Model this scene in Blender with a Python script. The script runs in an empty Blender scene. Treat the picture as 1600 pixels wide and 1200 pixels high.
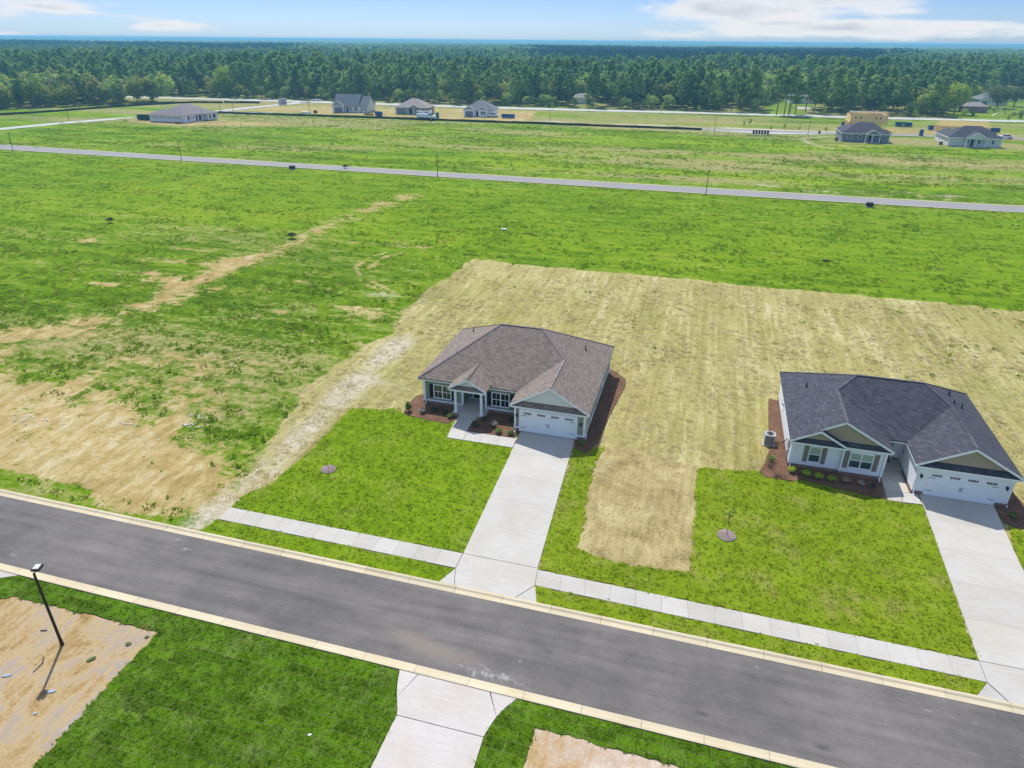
import bpy, math, random
import numpy as np
from math import sin, cos, tan, atan, atan2, radians, pi, hypot, sqrt
from mathutils import Matrix, Vector
random.seed(7); rng = np.random.default_rng(11)
SC = bpy.context.scene
COL = SC.collection

# ------------------------------------------------------------------ camera
CAM_H, FPX, YAW = 30.6, 1065.0, radians(15.5)
_p = atan((600 - 63) / FPX); _r = radians(0.5)
_f = np.array([0, cos(_p), -sin(_p)]); _t = np.array([1.0, 0, 0]); _u = np.cross(_t, _f)
_r2 = _t * cos(_r) + _u * sin(_r); _u2 = _u * cos(_r) - _t * sin(_r)
_Z = np.array([[cos(YAW), -sin(YAW), 0], [sin(YAW), cos(YAW), 0], [0, 0, 1]])
CR, CU, CF = _Z @ _r2, _Z @ _u2, _Z @ _f
cam = bpy.data.objects.new('camera', bpy.data.cameras.new('camera')); COL.objects.link(cam)
cam.data.sensor_width = 36; cam.data.lens = FPX / 1600 * 36; cam.data.clip_end = 40000; cam.data.clip_start = 0.5
M = Matrix.Identity(4)
for i in range(3):
    M[i][0], M[i][1], M[i][2] = CR[i], CU[i], -CF[i]
M[0][3], M[1][3], M[2][3] = 0, 0, CAM_H
cam.matrix_world = M; SC.camera = cam
def raydir(u, v):
    d = CR * (u - 800) / FPX - CU * (v - 600) / FPX + CF
    return d / np.linalg.norm(d)
def gp(u, v, z=0.0):           # survey point: where a sight line meets the ground
    d = raydir(u, v); t = (CAM_H - z) / -d[2]
    return (float(d[0] * t), float(d[1] * t))

# ------------------------------------------------------------------ node helpers
class S:
    """socket wrapper with arithmetic"""
    def __init__(s, nt, sock): s.nt, s.k = nt, sock
    def _m(s, op, o=None, c=None, clamp=False):
        n = s.nt.nodes.new('ShaderNodeMath'); n.operation = op; n.use_clamp = clamp
        for i, v in enumerate([s, o, c]):
            if v is None: continue
            if isinstance(v, S): s.nt.links.new(v.k, n.inputs[i])
            else: n.inputs[i].default_value = v
        return S(s.nt, n.outputs[0])
    def __add__(s, o): return s._m('ADD', o)
    __radd__ = __add__
    def __sub__(s, o): return s._m('SUBTRACT', o)
    def __rsub__(s, o): return (s * -1.0) + o
    def __mul__(s, o): return s._m('MULTIPLY', o)
    __rmul__ = __mul__
    def __truediv__(s, o): return s._m('DIVIDE', o)
    def m(s, op, o=None, c=None): return s._m(op, o, c)
    def sat(s): return s._m('ADD', 0.0, clamp=True)
    def step(s, a, b):
        n = s.nt.nodes.new('ShaderNodeMapRange'); n.interpolation_type = 'SMOOTHSTEP'
        s.nt.links.new(s.k, n.inputs[0])
        lo, hi, x, y = (a, b, 0, 1) if a < b else (b, a, 1, 0)
        n.inputs[1].default_value = lo; n.inputs[2].default_value = hi
        n.inputs[3].default_value = x; n.inputs[4].default_value = y
        return S(s.nt, n.outputs[0])
class G:
    def __init__(g, nt): g.nt = nt
    def new(g, t): return g.nt.nodes.new(t)
    def coord(g, kind='Object'): return S(g.nt, g.new('ShaderNodeTexCoord').outputs[kind])
    def pos(g): return S(g.nt, g.new('ShaderNodeNewGeometry').outputs['Position'])
    def sep(g, v):
        n = g.new('ShaderNodeSeparateXYZ'); g.nt.links.new(v.k, n.inputs[0]); return [S(g.nt, n.outputs[i]) for i in range(3)]
    def comb(g, *a):
        n = g.new('ShaderNodeCombineXYZ')
        for i, v in enumerate(a):
            if isinstance(v, S): g.nt.links.new(v.k, n.inputs[i])
            else: n.inputs[i].default_value = v
        return S(g.nt, n.outputs[0])
    def map(g, v, sc=(1, 1, 1), loc=(0, 0, 0), rot=(0, 0, 0)):
        n = g.new('ShaderNodeMapping'); g.nt.links.new(v.k, n.inputs[0])
        n.inputs['Scale'].default_value = sc; n.inputs['Location'].default_value = loc; n.inputs['Rotation'].default_value = rot
        return S(g.nt, n.outputs[0])
    def noise(g, v, scale, detail=4, rough=.55, dist=0):
        n = g.new('ShaderNodeTexNoise'); g.nt.links.new(v.k, n.inputs['Vector'])
        n.inputs['Scale'].default_value = scale; n.inputs['Detail'].default_value = detail
        n.inputs['Roughness'].default_value = rough; n.inputs['Distortion'].default_value = dist
        return S(g.nt, n.outputs[0])
    def vor(g, v, scale, feature='F1', out=0):
        n = g.new('ShaderNodeTexVoronoi'); n.feature = feature; g.nt.links.new(v.k, n.inputs['Vector']); n.inputs['Scale'].default_value = scale
        return S(g.nt, n.outputs[out])
    def white(g, v):
        n = g.new('ShaderNodeTexWhiteNoise'); g.nt.links.new(v.k, n.inputs['Vector']); return S(g.nt, n.outputs['Value'])
    def attr(g, name):
        n = g.new('ShaderNodeAttribute'); n.attribute_name = name; return n
    def rgb(g, c):
        n = g.new('ShaderNodeRGB'); n.outputs[0].default_value = (*c, 1); return S(g.nt, n.outputs[0])
    def mix(g, f, a, b, blend='MIX'):
        n = g.new('ShaderNodeMix'); n.data_type = 'RGBA'; n.blend_type = blend; n.clamp_factor = True
        if isinstance(f, S): g.nt.links.new(f.k, n.inputs['Factor'])
        else: n.inputs['Factor'].default_value = f
        for key, v in (('A', a), ('B', b)):
            idx = [i for i, q in enumerate(n.inputs) if q.name == key and q.type == 'RGBA'][0]
            if isinstance(v, S): g.nt.links.new(v.k, n.inputs[idx])
            else: n.inputs[idx].default_value = (*v, 1)
        return S(g.nt, [o for o in n.outputs if o.type == 'RGBA'][0])
    def ramp(g, f, stops):
        n = g.new('ShaderNodeValToRGB'); g.nt.links.new(f.k, n.inputs[0]); e = n.color_ramp.elements
        while len(e) < len(stops): e.new(0.5)
        for el, (p, c) in zip(e, stops): el.position = p; el.color = (*c, 1)
        return S(g.nt, n.outputs[0])
    def gray(g, v): return g.comb(v, v, v)
    def scale(g, col, v):
        n = g.new('ShaderNodeVectorMath'); n.operation = 'SCALE'; g.nt.links.new(col.k, n.inputs[0])
        if isinstance(v, S): g.nt.links.new(v.k, n.inputs['Scale'])
        else: n.inputs['Scale'].default_value = v
        return S(g.nt, n.outputs[0])
MATS = {}
def mat(name, fn=None, col=(.5, .5, .5), rough=.8, metal=0, spec=.3, bump=.0, bscale=8, var=0.12, vscale=1.5, trans=0, bstr=.3):
    if name in MATS: return MATS[name]
    m = bpy.data.materials.new(name); m.use_nodes = True; nt = m.node_tree; g = G(nt)
    b = nt.nodes['Principled BSDF']
    b.inputs['Roughness'].default_value = rough; b.inputs['Metallic'].default_value = metal
    b.inputs['Specular IOR Level'].default_value = spec
    c = h = None
    if fn: c, h = fn(g, b)
    else:
        p = g.pos(); n = g.noise(p, vscale, 5, .6); n2 = g.noise(p, vscale * 9, 3, .6)
        c = g.scale(g.rgb(col), (n - .5) * 2 * var + (n2 - .5) * var + 1.0)
        if bump: h = g.noise(p, bscale, 4)
    if isinstance(c, S): nt.links.new(c.k, b.inputs['Base Color'])
    if h is not None:
        bn = nt.nodes.new('ShaderNodeBump'); bn.inputs['Strength'].default_value = bstr if fn is None else 1.0
        bn.inputs['Distance'].default_value = bump if bump else .03
        nt.links.new(h.k, bn.inputs['Height']); nt.links.new(bn.outputs[0], b.inputs['Normal'])
    if trans:
        out = [q for q in nt.nodes if q.type == 'OUTPUT_MATERIAL'][0]; tb = nt.nodes.new('ShaderNodeBsdfTranslucent'); ms = nt.nodes.new('ShaderNodeMixShader'); ms.inputs[0].default_value = trans
        tc = g.mix(1.0, c, g.rgb((1.15, 1.2, .7)), 'MULTIPLY'); nt.links.new(tc.k, tb.inputs[0]); nt.links.new(b.outputs[0], ms.inputs[1]); nt.links.new(tb.outputs[0], ms.inputs[2]); nt.links.new(ms.outputs[0], out.inputs['Surface'])
    MATS[name] = m
    return m

# ------------------------------------------------------------------ world, sun, exposure
SUN = Vector((-.36, .62, 1.0)).normalized()          # towards the sun (behind and left)
sun = bpy.data.objects.new('sun', bpy.data.lights.new('sun', 'SUN')); COL.objects.link(sun)
sun.data.energy = 4.3; sun.data.angle = radians(.53); sun.data.color = (1, .955, .88)
sun.rotation_euler = SUN.to_track_quat('Z', 'Y').to_euler(); sun.location = (0, 0, 100)
W = bpy.data.worlds.new('World'); SC.world = W; W.use_nodes = True
nt = W.node_tree; g = G(nt); bg = nt.nodes['Background']
sky = nt.nodes.new('ShaderNodeTexSky'); sky.sky_type = 'NISHITA'; sky.sun_disc = False
sky.sun_elevation = math.asin(SUN.z); sky.sun_rotation = atan2(SUN.x, SUN.y)
sky.air_density = 1.0; sky.dust_density = .3; sky.ozone_density = 2.0; sky.altitude = 100
dv = g.coord('Generated'); dx, dy, dz = g.sep(dv)
az = dx.m('ARCTAN2', dy); el = dz.m('ARCSINE')
cl = g.comb(az * 8.5, el * 46.0, 0.0)
n1 = g.noise(cl, 1.0, 7, .56, .35); n2 = g.noise(g.map(cl, loc=(7, 3, 1)), .55, 5, .5)
def blob(u, v, wu, hv, amp):
    d = raydir(u, v); a0 = atan2(d[0], d[1]); e0 = math.asin(d[2])
    x = (az - a0) * (FPX / wu); y = (el - e0) * (FPX / hv)
    r = (x * x + y * y).m('MULTIPLY', -1.0).m('EXPONENT')
    return r * amp
bias = blob(60, 14, 110, 20, .34) + blob(290, 42, 62, 11, .24) + blob(1240, 8, 215, 26, .40) + blob(1440, 45, 250, 15, .38) - blob(1555, 14, 70, 9, .30) - blob(1400, 28, 200, 4, .12) + blob(1140, 55, 130, 7, .14) + blob(1060, 17, 90, 8, .12) + blob(20, 54, 45, 4, .2)
# elsewhere a light scatter of cloud; heavier unseen cover overhead added to lift shade
far_sc = (n2 - .5) * .5
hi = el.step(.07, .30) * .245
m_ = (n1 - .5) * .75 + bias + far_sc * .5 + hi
mask = m_.step(.17, .34)
core = (m_ + (n1 - .5) * .3 + (el - .03) * 3.0).step(.30, .60)
ccol = g.mix(core, g.rgb((.93, .93, .95)), g.rgb((.60, .65, .72)))
skyc = S(nt, sky.outputs[0])
tint = g.mix(el.step(.004, .062), g.rgb((.385, .54, .90)), g.rgb((.325, .445, .77))); tint = g.mix(el.step(.07, .35), tint, g.rgb((.78, .92, 1.14)))  # tint raised towards the unseen zenith to brighten shaded fronts
skyc = g.mix(1.0, skyc, tint, 'MULTIPLY')
STR = .15
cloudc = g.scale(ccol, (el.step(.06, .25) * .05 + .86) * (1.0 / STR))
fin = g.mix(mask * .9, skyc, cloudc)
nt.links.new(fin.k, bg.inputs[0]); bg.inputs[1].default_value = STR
SC.view_settings.view_transform = 'Standard'; SC.view_settings.look = 'None'
SC.view_settings.exposure = 0.15; SC.view_settings.gamma = 1.0
try: SC.view_settings.use_curve_mapping = False
except Exception: pass
SC.render.engine = 'CYCLES'
SC.cycles.max_bounces = 6; SC.cycles.transparent_max_bounces = 8; SC.cycles.volume_bounces = 0

# ------------------------------------------------------------------ mesh helpers
def props(o, label=None, cat=None, group=None, kind=None):
    if label: o['label'] = label
    if cat: o['category'] = cat
    if group: o['group'] = group
    if kind: o['kind'] = kind
    return o
def thing(name, label, cat, loc=(0, 0, 0), rot=0, group=None, kind=None):
    o = bpy.data.objects.new(name, None); COL.objects.link(o); o.location = loc; o.rotation_euler = (0, 0, rot)
    o.empty_display_size = .3
    return props(o, label, cat, group, kind)
class MB:
    def __init__(s, off=(0, 0, 0)): s.v = []; s.f = []; s.off = off; s.sm = False
    def _a(s, pts):
        n = len(s.v); ox, oy, oz = s.off
        s.v += [(p[0] - ox, p[1] - oy, p[2] - oz) for p in pts]; return n
    def box(s, x0, x1, y0, y1, z0, z1):
        n = s._a([(x0, y0, z0), (x1, y0, z0), (x1, y1, z0), (x0, y1, z0), (x0, y0, z1), (x1, y0, z1), (x1, y1, z1), (x0, y1, z1)])
        s.f += [tuple(n + i for i in q) for q in ((3, 2, 1, 0), (4, 5, 6, 7), (0, 1, 5, 4), (1, 2, 6, 5), (2, 3, 7, 6), (3, 0, 4, 7))]
        return s
    def prism(s, pts, z0, z1):
        k = len(pts); a = s._a([(p[0], p[1], z0) for p in pts]); b = s._a([(p[0], p[1], z1) for p in pts])
        ar = sum(pts[i][0] * pts[(i + 1) % k][1] - pts[(i + 1) % k][0] * pts[i][1] for i in range(k))
        up = list(range(k)) if ar > 0 else list(range(k))[::-1]
        s.f.append(tuple(b + i for i in up)); s.f.append(tuple(a + i for i in up[::-1]))
        for q in range(k):
            i, j = up[q], up[(q + 1) % k]; s.f.append((a + i, a + j, b + j, b + i))
        return s
    def poly(s, pts):
        n = s._a(pts); s.f.append(tuple(range(n, n + len(pts)))); return s
    def slab(s, pts, th=.08, d=(0, 0, -1)):
        k = len(pts); a = s._a(pts); b = s._a([tuple(p[i] + d[i] * th for i in range(3)) for p in pts])
        s.f.append(tuple(range(a, a + k))); s.f.append(tuple(range(b + k - 1, b - 1, -1)))
        for i in range(k): j = (i + 1) % k; s.f.append((a + i, b + i, b + j, a + j))
        return s
    def beam(s, p, q, w, h, up=(0, 0, 1)):
        p, q = Vector(p), Vector(q); d = (q - p).normalized(); sd = d.cross(Vector(up))
        if sd.length < 1e-4: sd = Vector((1, 0, 0))
        sd.normalize(); u = sd.cross(d)
        c = [(-1, -1), (1, -1), (1, 1), (-1, 1)]
        n = s._a([tuple(b + sd * (w / 2 * i) + u * (h / 2 * j)) for b in (p, q) for i, j in c])
        s.f += [tuple(n + i for i in t) for t in ((0, 1, 2, 3), (7, 6, 5, 4), (0, 4, 5, 1), (1, 5, 6, 2), (2, 6, 7, 3), (3, 7, 4, 0))]
        return s
    def tube(s, p, q, r0, r1=None, n=8, cap=True):
        r1 = r0 if r1 is None else r1
        p, q = Vector(p), Vector(q); d = (q - p).normalized(); a = d.cross(Vector((0, 0, 1)))
        if a.length < 1e-3: a = Vector((1, 0, 0))
        a.normalize(); b = d.cross(a)
        pts = [tuple(c + (a * cos(2 * pi * i / n) + b * sin(2 * pi * i / n)) * r) for c, r in ((p, r0), (q, r1)) for i in range(n)]
        k = s._a(pts)
        for i in range(n): j = (i + 1) % n; s.f.append((k + j, k + i, k + n + i, k + n + j))
        if cap: s.f.append(tuple(k + i for i in range(n))); s.f.append(tuple(k + n + i for i in range(n - 1, -1, -1)))
        return s
    def build(s, name, m, parent=None, bevel=0, loc=None, **kw):
        me = bpy.data.meshes.new(name); me.from_pydata(s.v, [], s.f); me.materials.append(m); me.update()
        if s.sm:
            for p in me.polygons: p.use_smooth = True
        o = bpy.data.objects.new(name, me); COL.objects.link(o)
        if parent: o.parent = parent
        if loc: o.location = loc
        if bevel:
            md = o.modifiers.new('b', 'BEVEL'); md.width = bevel; md.segments = 1; md.limit_method = 'ANGLE'
        return props(o, **kw)
def copy_tree(o, parent=None, kids=None):
    kids = KIDS(o) if kids is None else kids
    c = o.copy(); COL.objects.link(c)
    if parent: c.parent = parent
    for ch in kids: copy_tree(ch, c)
    return c
_kid = {}
def KIDS(o): return [x for x in list(o.children)]
def nmesh(name, V, F, m, smooth=False):
    """fast mesh from arrays of quads or tris"""
    me = bpy.data.meshes.new(name); V = np.asarray(V, np.float32); F = np.asarray(F, np.int32); k = F.shape[1]
    me.vertices.add(len(V)); me.vertices.foreach_set('co', V.ravel())
    me.loops.add(F.size); me.loops.foreach_set('vertex_index', F.ravel())
    me.polygons.add(len(F)); me.polygons.foreach_set('loop_start', np.arange(0, F.size, k, dtype=np.int32))
    try: me.polygons.foreach_set('loop_total', np.full(len(F), k, np.int32))
    except Exception: pass
    me.materials.append(m); me.update(calc_edges=True)
    if smooth: me.polygons.foreach_set('use_smooth', np.ones(len(F), bool))
    return me
def vn(x, y, s, seed):
    """value noise, numpy"""
    X, Y = x / s, y / s; xi, yi = np.floor(X).astype(np.int64), np.floor(Y).astype(np.int64)
    fx, fy = X - xi, Y - yi; fx = fx * fx * (3 - 2 * fx); fy = fy * fy * (3 - 2 * fy)
    def h(a, b):
        n = (a * 374761393 + b * 668265263 + seed * 974711) & 0xffffffff
        n = ((n ^ (n >> 13)) * 1274126177) & 0xffffffff
        return ((n ^ (n >> 16)) & 0xffff) / 65535.0
    return (h(xi, yi) * (1 - fx) + h(xi + 1, yi) * fx) * (1 - fy) + (h(xi, yi + 1) * (1 - fx) + h(xi + 1, yi + 1) * fx) * fy
def fbm(x, y, s, seed, o=4, g=.5):
    r = 0; a = 1; t = 0
    for i in range(o): r = r + a * vn(x, y, s / 2 ** i, seed + i * 17); t += a; a *= g
    return r / t
def sst(a, b, x): t = np.clip((x - a) / (b - a), 0, 1); return t * t * (3 - 2 * t)
def inpoly(x, y, P):
    c = np.zeros(np.shape(x), bool); n = len(P)
    for i in range(n):
        x0, y0 = P[i]; x1, y1 = P[(i + 1) % n]
        if y0 == y1: continue
        k = ((y0 > y) != (y1 > y)) & (x < (x1 - x0) * (y - y0) / (y1 - y0) + x0); c ^= k
    return c
def dpoly(x, y, P, closed=True):
    d = np.full(np.shape(x), 1e9); n = len(P)
    for i in range(n if closed else n - 1):
        x0, y0 = P[i]; x1, y1 = P[(i + 1) % n]; dx, dy = x1 - x0, y1 - y0
        t = np.clip(((x - x0) * dx + (y - y0) * dy) / (dx * dx + dy * dy + 1e-9), 0, 1)
        d = np.minimum(d, np.hypot(x - x0 - t * dx, y - y0 - t * dy))
    return d
def sdf(x, y, P): d = dpoly(x, y, P); return np.where(inpoly(x, y, P), d, -d)
# ------------------------------------------------------------------ materials
def f_shingle(c1, c2, c3):
    def fn(g, b):
        p = g.coord('Object'); x, y, z = g.sep(p)
        row = (z / .10).m('FLOOR'); xs = (x + y) / .34 + row * .37
        cell = g.white(g.comb(xs.m('FLOOR'), row, 0.0)); n = g.noise(p, .5, 3)
        cell2 = g.white(g.comb((xs * 2.3).m('FLOOR'), row, 3.0))
        c = g.ramp(cell * .62 + cell2 * .38, [(0.05, c1), (.5, c2), (1.0, c3)])
        fr = (z / .10).m('FRACT')
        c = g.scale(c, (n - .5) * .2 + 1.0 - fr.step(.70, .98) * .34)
        return c, fr * .35 + cell * .3
    return fn
def f_siding(col, lap=.16, vertical=False):
    def fn(g, b):
        p = g.coord('Object'); x, y, z = g.sep(p)
        fr = ((x if vertical else z) / lap).m('FRACT'); n = g.noise(p, 1.2, 4)
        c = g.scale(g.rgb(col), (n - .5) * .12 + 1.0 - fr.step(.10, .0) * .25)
        return c, fr.step(0, .12) * .5 - fr * .4
    return fn
def f_brick(g, b):
    p = g.coord('Object'); x, y, z = g.sep(p)
    n = g.new('ShaderNodeTexBrick'); g.nt.links.new(g.comb(x + y, z, 0.0).k, n.inputs[0])
    n.inputs['Scale'].default_value = 4.2; n.inputs['Color1'].default_value = (.20, .085, .06, 1); n.inputs['Color2'].default_value = (.27, .14, .10, 1)
    n.inputs['Mortar'].default_value = (.36, .31, .27, 1); n.inputs['Mortar Size'].default_value = .03
    return S(g.nt, n.outputs[0]), S(g.nt, n.outputs[1]) * -.4
def f_concrete(col, seed=0):
    def fn(g, b):
        p = g.pos(); o = S(g.nt, g.new('ShaderNodeObjectInfo').outputs['Random'])
        n = g.noise(g.map(p, loc=(seed, 0, 0)), .35, 6, .65); n2 = g.noise(g.map(p, sc=(.5, 5, 1)), 1.2, 4, .7); n3 = g.noise(p, 14, 3, .7)
        st = g.noise(g.map(p, loc=(3, seed, 9)), .9, 6, .7).step(.62, .8)
        c = g.mix(n.step(.35, .7), g.rgb(col), g.rgb(tuple(v * w for v, w in zip(col, (.93, .90, .84)))))
        c = g.mix(st * .38, c, g.rgb((.42, .33, .22)))
        c = g.scale(c, (o - .5) * .12 + 1.0 + (n2 - .5) * .30 + (n3 - .5) * .2)
        return c, n3 * .12
    return fn
def f_asphalt(g, b):
    p = g.pos(); x, y, z = g.sep(p)
    n = g.noise(p, .12, 6, .6); n2 = g.noise(g.map(p, sc=(.06, .9, 1)), 1.3, 5, .6); n3 = g.noise(p, 22, 2, .8); n4 = g.noise(g.map(p, loc=(4, 4, 0)), .5, 6, .7)
    c = g.mix(n.step(.35, .68), g.rgb((.130, .120, .113)), g.rgb((.175, .160, .148)))
    c = g.scale(c, 1.0 + (n2 - .5) * 1.0 + (n3 - .5) * .6 + (n4 - .5) * .8 + (g.noise(p, 5, 5, .8) - .5) * .35)
    def d(x0, y0, rx, ry): return ((((x - x0) / rx).m('POWER', 2.0) + ((y - y0) / ry).m('POWER', 2.0)) * -1.0).m('EXPONENT')
    nn = g.noise(p, 2.2, 7, .75); na = g.noise(p, .8, 4, .7)
    sand = (d(-11.0, 25.3, 3.6, .9) * .8 + d(-40, 28.9, 8, .35) * .55 + d(-13.5, 26.0, 1.6, .5) * .5 + d(16, 25.5, 6, .4) * .3 + d(-2, 24.6, 8, .3) * .3 + nn * .45 - .45)
    c = g.mix(sand.step(.10, .7) * .5, c, g.rgb((.30, .245, .19)))
    wh = d(-8.4, 24.75, 1.9, .42) + d(14.4, 28.7, .25, .12) + d(15.5, 28.68, .25, .12) + d(16.6, 28.68, .32, .12) + d(-14.8, 25.2, .25, .18) + d(-30.5, 28.6, .5, .25) + d(-31.6, 29.3, .5, .2) + d(-6.6, 25.9, .2, .15) + d(-41, 25, .5, .2) + d(-6.9, 24.5, 1.5, .3) * .7 + d(6, 29.1, 1.6, .15) * .6
    c = g.mix((wh * .5 + (nn - .5) * 2.4).step(.34, .72) * .55, c, g.rgb((.46, .45, .43)))
    dk = (d(3.2, 25.3, .3, .12) + d(8.9, 25.0, .35, .15) + d(-20, 27, 9, .16) * .35 + d(-6, 27.4, 14, .12) * .28 + d(-5.2, 27.0, .25, .12) * .6)
    c = g.mix(dk * .7, c, g.rgb((.06, .058, .062)))
    return c, n3 * .3
def f_mulch(c1, c2):
    def fn(g, b):
        p = g.pos(); v = g.vor(p, 9.0, out=1); n = g.noise(p, 11, 5, .8); n2 = g.noise(p, 1.1, 4)
        c = g.ramp(n * .65 + n2 * .35, [(.32, c1), (.5, c2), (.66, tuple(min(1, q * 1.7) for q in c2))])
        return c, n
    return fn
def f_lawn(dark, mid, light, tan_, sod=0.0, tanamt=.5):
    def fn(g, b):
        p = g.pos(); x, y, z = g.sep(p)
        n = g.noise(p, .16, 5, .6, .4); n2 = g.noise(g.map(p, sc=(1, .5, 1)), 1.1, 6, .72); n3 = g.noise(p, 8, 6, .85); n4 = g.noise(g.map(p, loc=(9, 2, 0)), .33, 5, .65)
        v = (n * .24 + n2 * .22 + n3 * .56 - .51) * 1.2 + .51
        c = g.ramp(v, [(.32, dark), (.50, mid), (.70, light)])
        t = (n4 * .6 + n2 * .3 + n3 * .3).step(.60, .78) * tanamt
        c = g.mix(t, c, g.rgb(tan_))
        h = n3
        if sod:
            w = .62; wob = (n2 - .5) * .25
            row = ((y + wob * .35) / w).m('FLOOR'); col = ((x + wob) / 1.6 + g.white(g.comb(row, 1.0, 2.0))).m('FLOOR')
            cell = g.white(g.comb(row, col, 5.0))
            sy = ((y + wob * .35) / w).m('FRACT'); sx = ((x + wob) / 1.6 + g.white(g.comb(row, 1.0, 2.0))).m('FRACT')
            seam = (sy.step(.13, 0) + sx.step(.05, 0)).sat() * g.noise(p, 2.6, 3).step(.36, .60)
            c = g.scale(c, 1.0 + (cell - .5) * .34 * sod)
            c = g.mix(seam * .55 * sod, c, g.rgb(tan_)); h = n3 - seam * .5
        return c, h
    return fn
def f_ground(g, b):
    p = g.pos(); x, y, z = g.sep(p)
    a = g.attr('zone'); zr, zg, zb = g.sep(S(g.nt, a.outputs['Vector'])); a2 = g.attr('tone'); tr, tg, tb = g.sep(S(g.nt, a2.outputs['Vector']))
    f0 = g.noise(p, .045, 5, .55); f1 = g.noise(g.map(p, sc=(.22, 1, 1)), .5, 6, .62, .3); f2 = g.noise(p, 1.7, 6, .72); f3 = g.noise(p, 7.5, 5, .85)
    fs = g.noise(g.map(p, sc=(.07, 1, 1)), 1.05, 4, .6)
    f25 = g.noise(g.map(p, sc=(.5, 1, 1), loc=(2, 7, 0)), .85, 5, .7)
    v = (f0 * .12 + f1 * .30 + f25 * .26 + f2 * .20 + f3 * .14 - .51) * 2.1 + .51 + (tr - .5) * .55
    gr = g.ramp(v, [(.20, (.040, .085, .008)), (.38, (.088, .165, .008)), (.52, (.140, .245, .006)), (.72, (.235, .325, .018))])
    # thin weeds letting dry thatch through
    dry = g.ramp((f25 + f2 + f3 - 1.5) * .6 + .5, [(.35, (.20, .20, .06)), (.5, (.30, .28, .10)), (.65, (.44, .38, .19))])
    c = g.mix((((tg - .5) * 1.1 + (f1 + f25 + f2 - 1.5) * 1.0) + .42).step(.36, .86), gr, dry)
    # dark rows between weeds
    row = (fs.step(.40, .30) * f2.step(.62, .42)) * tb
    c = g.mix(row * .5, c, g.rgb((.045, .05, .024)))
    # straw yard
    q = g.noise(g.map(p, sc=(1, .10, 1), rot=(0, 0, radians(3))), 2.1, 5, .7); q2 = g.noise(g.map(p, sc=(1, .3, 1), loc=(5, 1, 0)), .22, 5, .6, .6); q3 = g.noise(g.map(p, sc=(1, .55, 1), rot=(0, 0, .5)), 4.4, 6, .85)
    qm = g.noise(g.map(p, sc=(1, .03, 1), rot=(0, 0, radians(2))), 1.5, 3, .6)
    qv = (q * .24 + qm * .22 + q2 * .26 + f25 * .06 + f3 * .10 + q3 * .20 - .54) * 2.2 + .5
    st = g.ramp(qv, [(.20, (.205, .185, .055)), (.38, (.325, .285, .095)), (.54, (.435, .38, .155)), (.76, (.63, .57, .33))])
    st = g.mix(((f25 - .5) + (f2 - .5) + (f0 - .5) * .8 + (f3 - .5) * .5 + .5).step(.54, .80) * .66, st, g.rgb((.22, .27, .06)))
    e = (f2 - .5) * .9 + (f3 - .5) * .6
    c = g.mix((zr + e * .55).step(.35, .65), c, st)
    # clay / mud
    m1 = g.noise(g.map(p, rot=(0, 0, .4), sc=(1, .35, 1)), 1.0, 6, .7, .6)
    mud = g.ramp((m1 * .5 + f3 * .15 + f0 * .2 + f25 * .2 - .52) * 2.0 + .5, [(.18, (.20, .135, .04)), (.36, (.33, .235, .085)), (.54, (.455, .345, .145)), (.76, (.62, .53, .33))])
    mud = g.mix((f2 + f25 * .6).step(.84, 1.0) * .65, mud, g.rgb((.24, .23, .065)))
    c = g.mix((zg + e * 1.3 + (f25 - .5) * 2.0 + (f2 - .5) * .8).step(.26, .78), c, mud)
    sand = g.ramp((f3 * .45 + f2 * .35 + f25 * .3 - .55) * 2.0 + .5, [(.2, (.27, .235, .12)), (.40, (.44, .385, .25)), (.7, (.64, .585, .47))])
    c = g.mix((zb + e * .9).step(.30, .80), c, sand)
    c = g.scale(c, .86 + f3 * .28)
    return c, (f2 * 1.2 + f3 * .5 + fs * .8)
def f_leaf(pal):
    def fn(g, b):
        o = S(g.nt, g.new('ShaderNodeObjectInfo').outputs['Random']); p = g.pos()
        n = g.noise(p, .35, 3, .6); n2 = g.noise(p, 1.8, 2, .6)
        c = g.ramp(o * .75 + n * .3 - .02, [(i / (len(pal) - 1), q) for i, q in enumerate(pal)])
        c = g.scale(c, .62 + n2 * .45 + n * .35)
        b.inputs['Subsurface Weight'].default_value = 0
        return c, None
    return fn
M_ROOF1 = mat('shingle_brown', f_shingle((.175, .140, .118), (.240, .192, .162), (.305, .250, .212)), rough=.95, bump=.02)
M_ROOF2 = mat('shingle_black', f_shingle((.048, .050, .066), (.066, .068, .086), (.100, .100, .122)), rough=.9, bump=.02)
M_ROOF_BLUE = mat('shingle_slate', f_shingle((.085, .105, .13), (.11, .135, .16), (.14, .17, .20)), rough=.9)
M_ROOF_TAN = mat('shingle_tan', f_shingle((.26, .23, .21), (.33, .29, .27), (.40, .36, .33)), rough=.9)
M_ROOF_GREY = mat('shingle_grey', f_shingle((.15, .16, .17), (.19, .20, .21), (.24, .25, .26)), rough=.9)
M_ROOF_PURP = mat('shingle_mauve', f_shingle((.20, .17, .18), (.25, .215, .225), (.31, .27, .28)), rough=.9)
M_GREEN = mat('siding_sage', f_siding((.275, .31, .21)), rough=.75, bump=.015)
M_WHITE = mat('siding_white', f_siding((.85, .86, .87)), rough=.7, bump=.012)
M_TRIM = mat('trim_white', col=(.87, .88, .89), rough=.6, var=.05)
M_PANEL = mat('gable_board_pale', f_siding((.74, .74, .68), .22, True), rough=.7, bump=.01)
M_TAUPE = mat('siding_taupe', f_siding((.40, .33, .23), .13), rough=.8, bump=.012)
M_TAUPE2 = mat('shutter_taupe', col=(.26, .22, .175), rough=.7, var=.06)
M_BLACK = mat('black_paint', col=(.015, .015, .018), rough=.5, var=.1)
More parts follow.
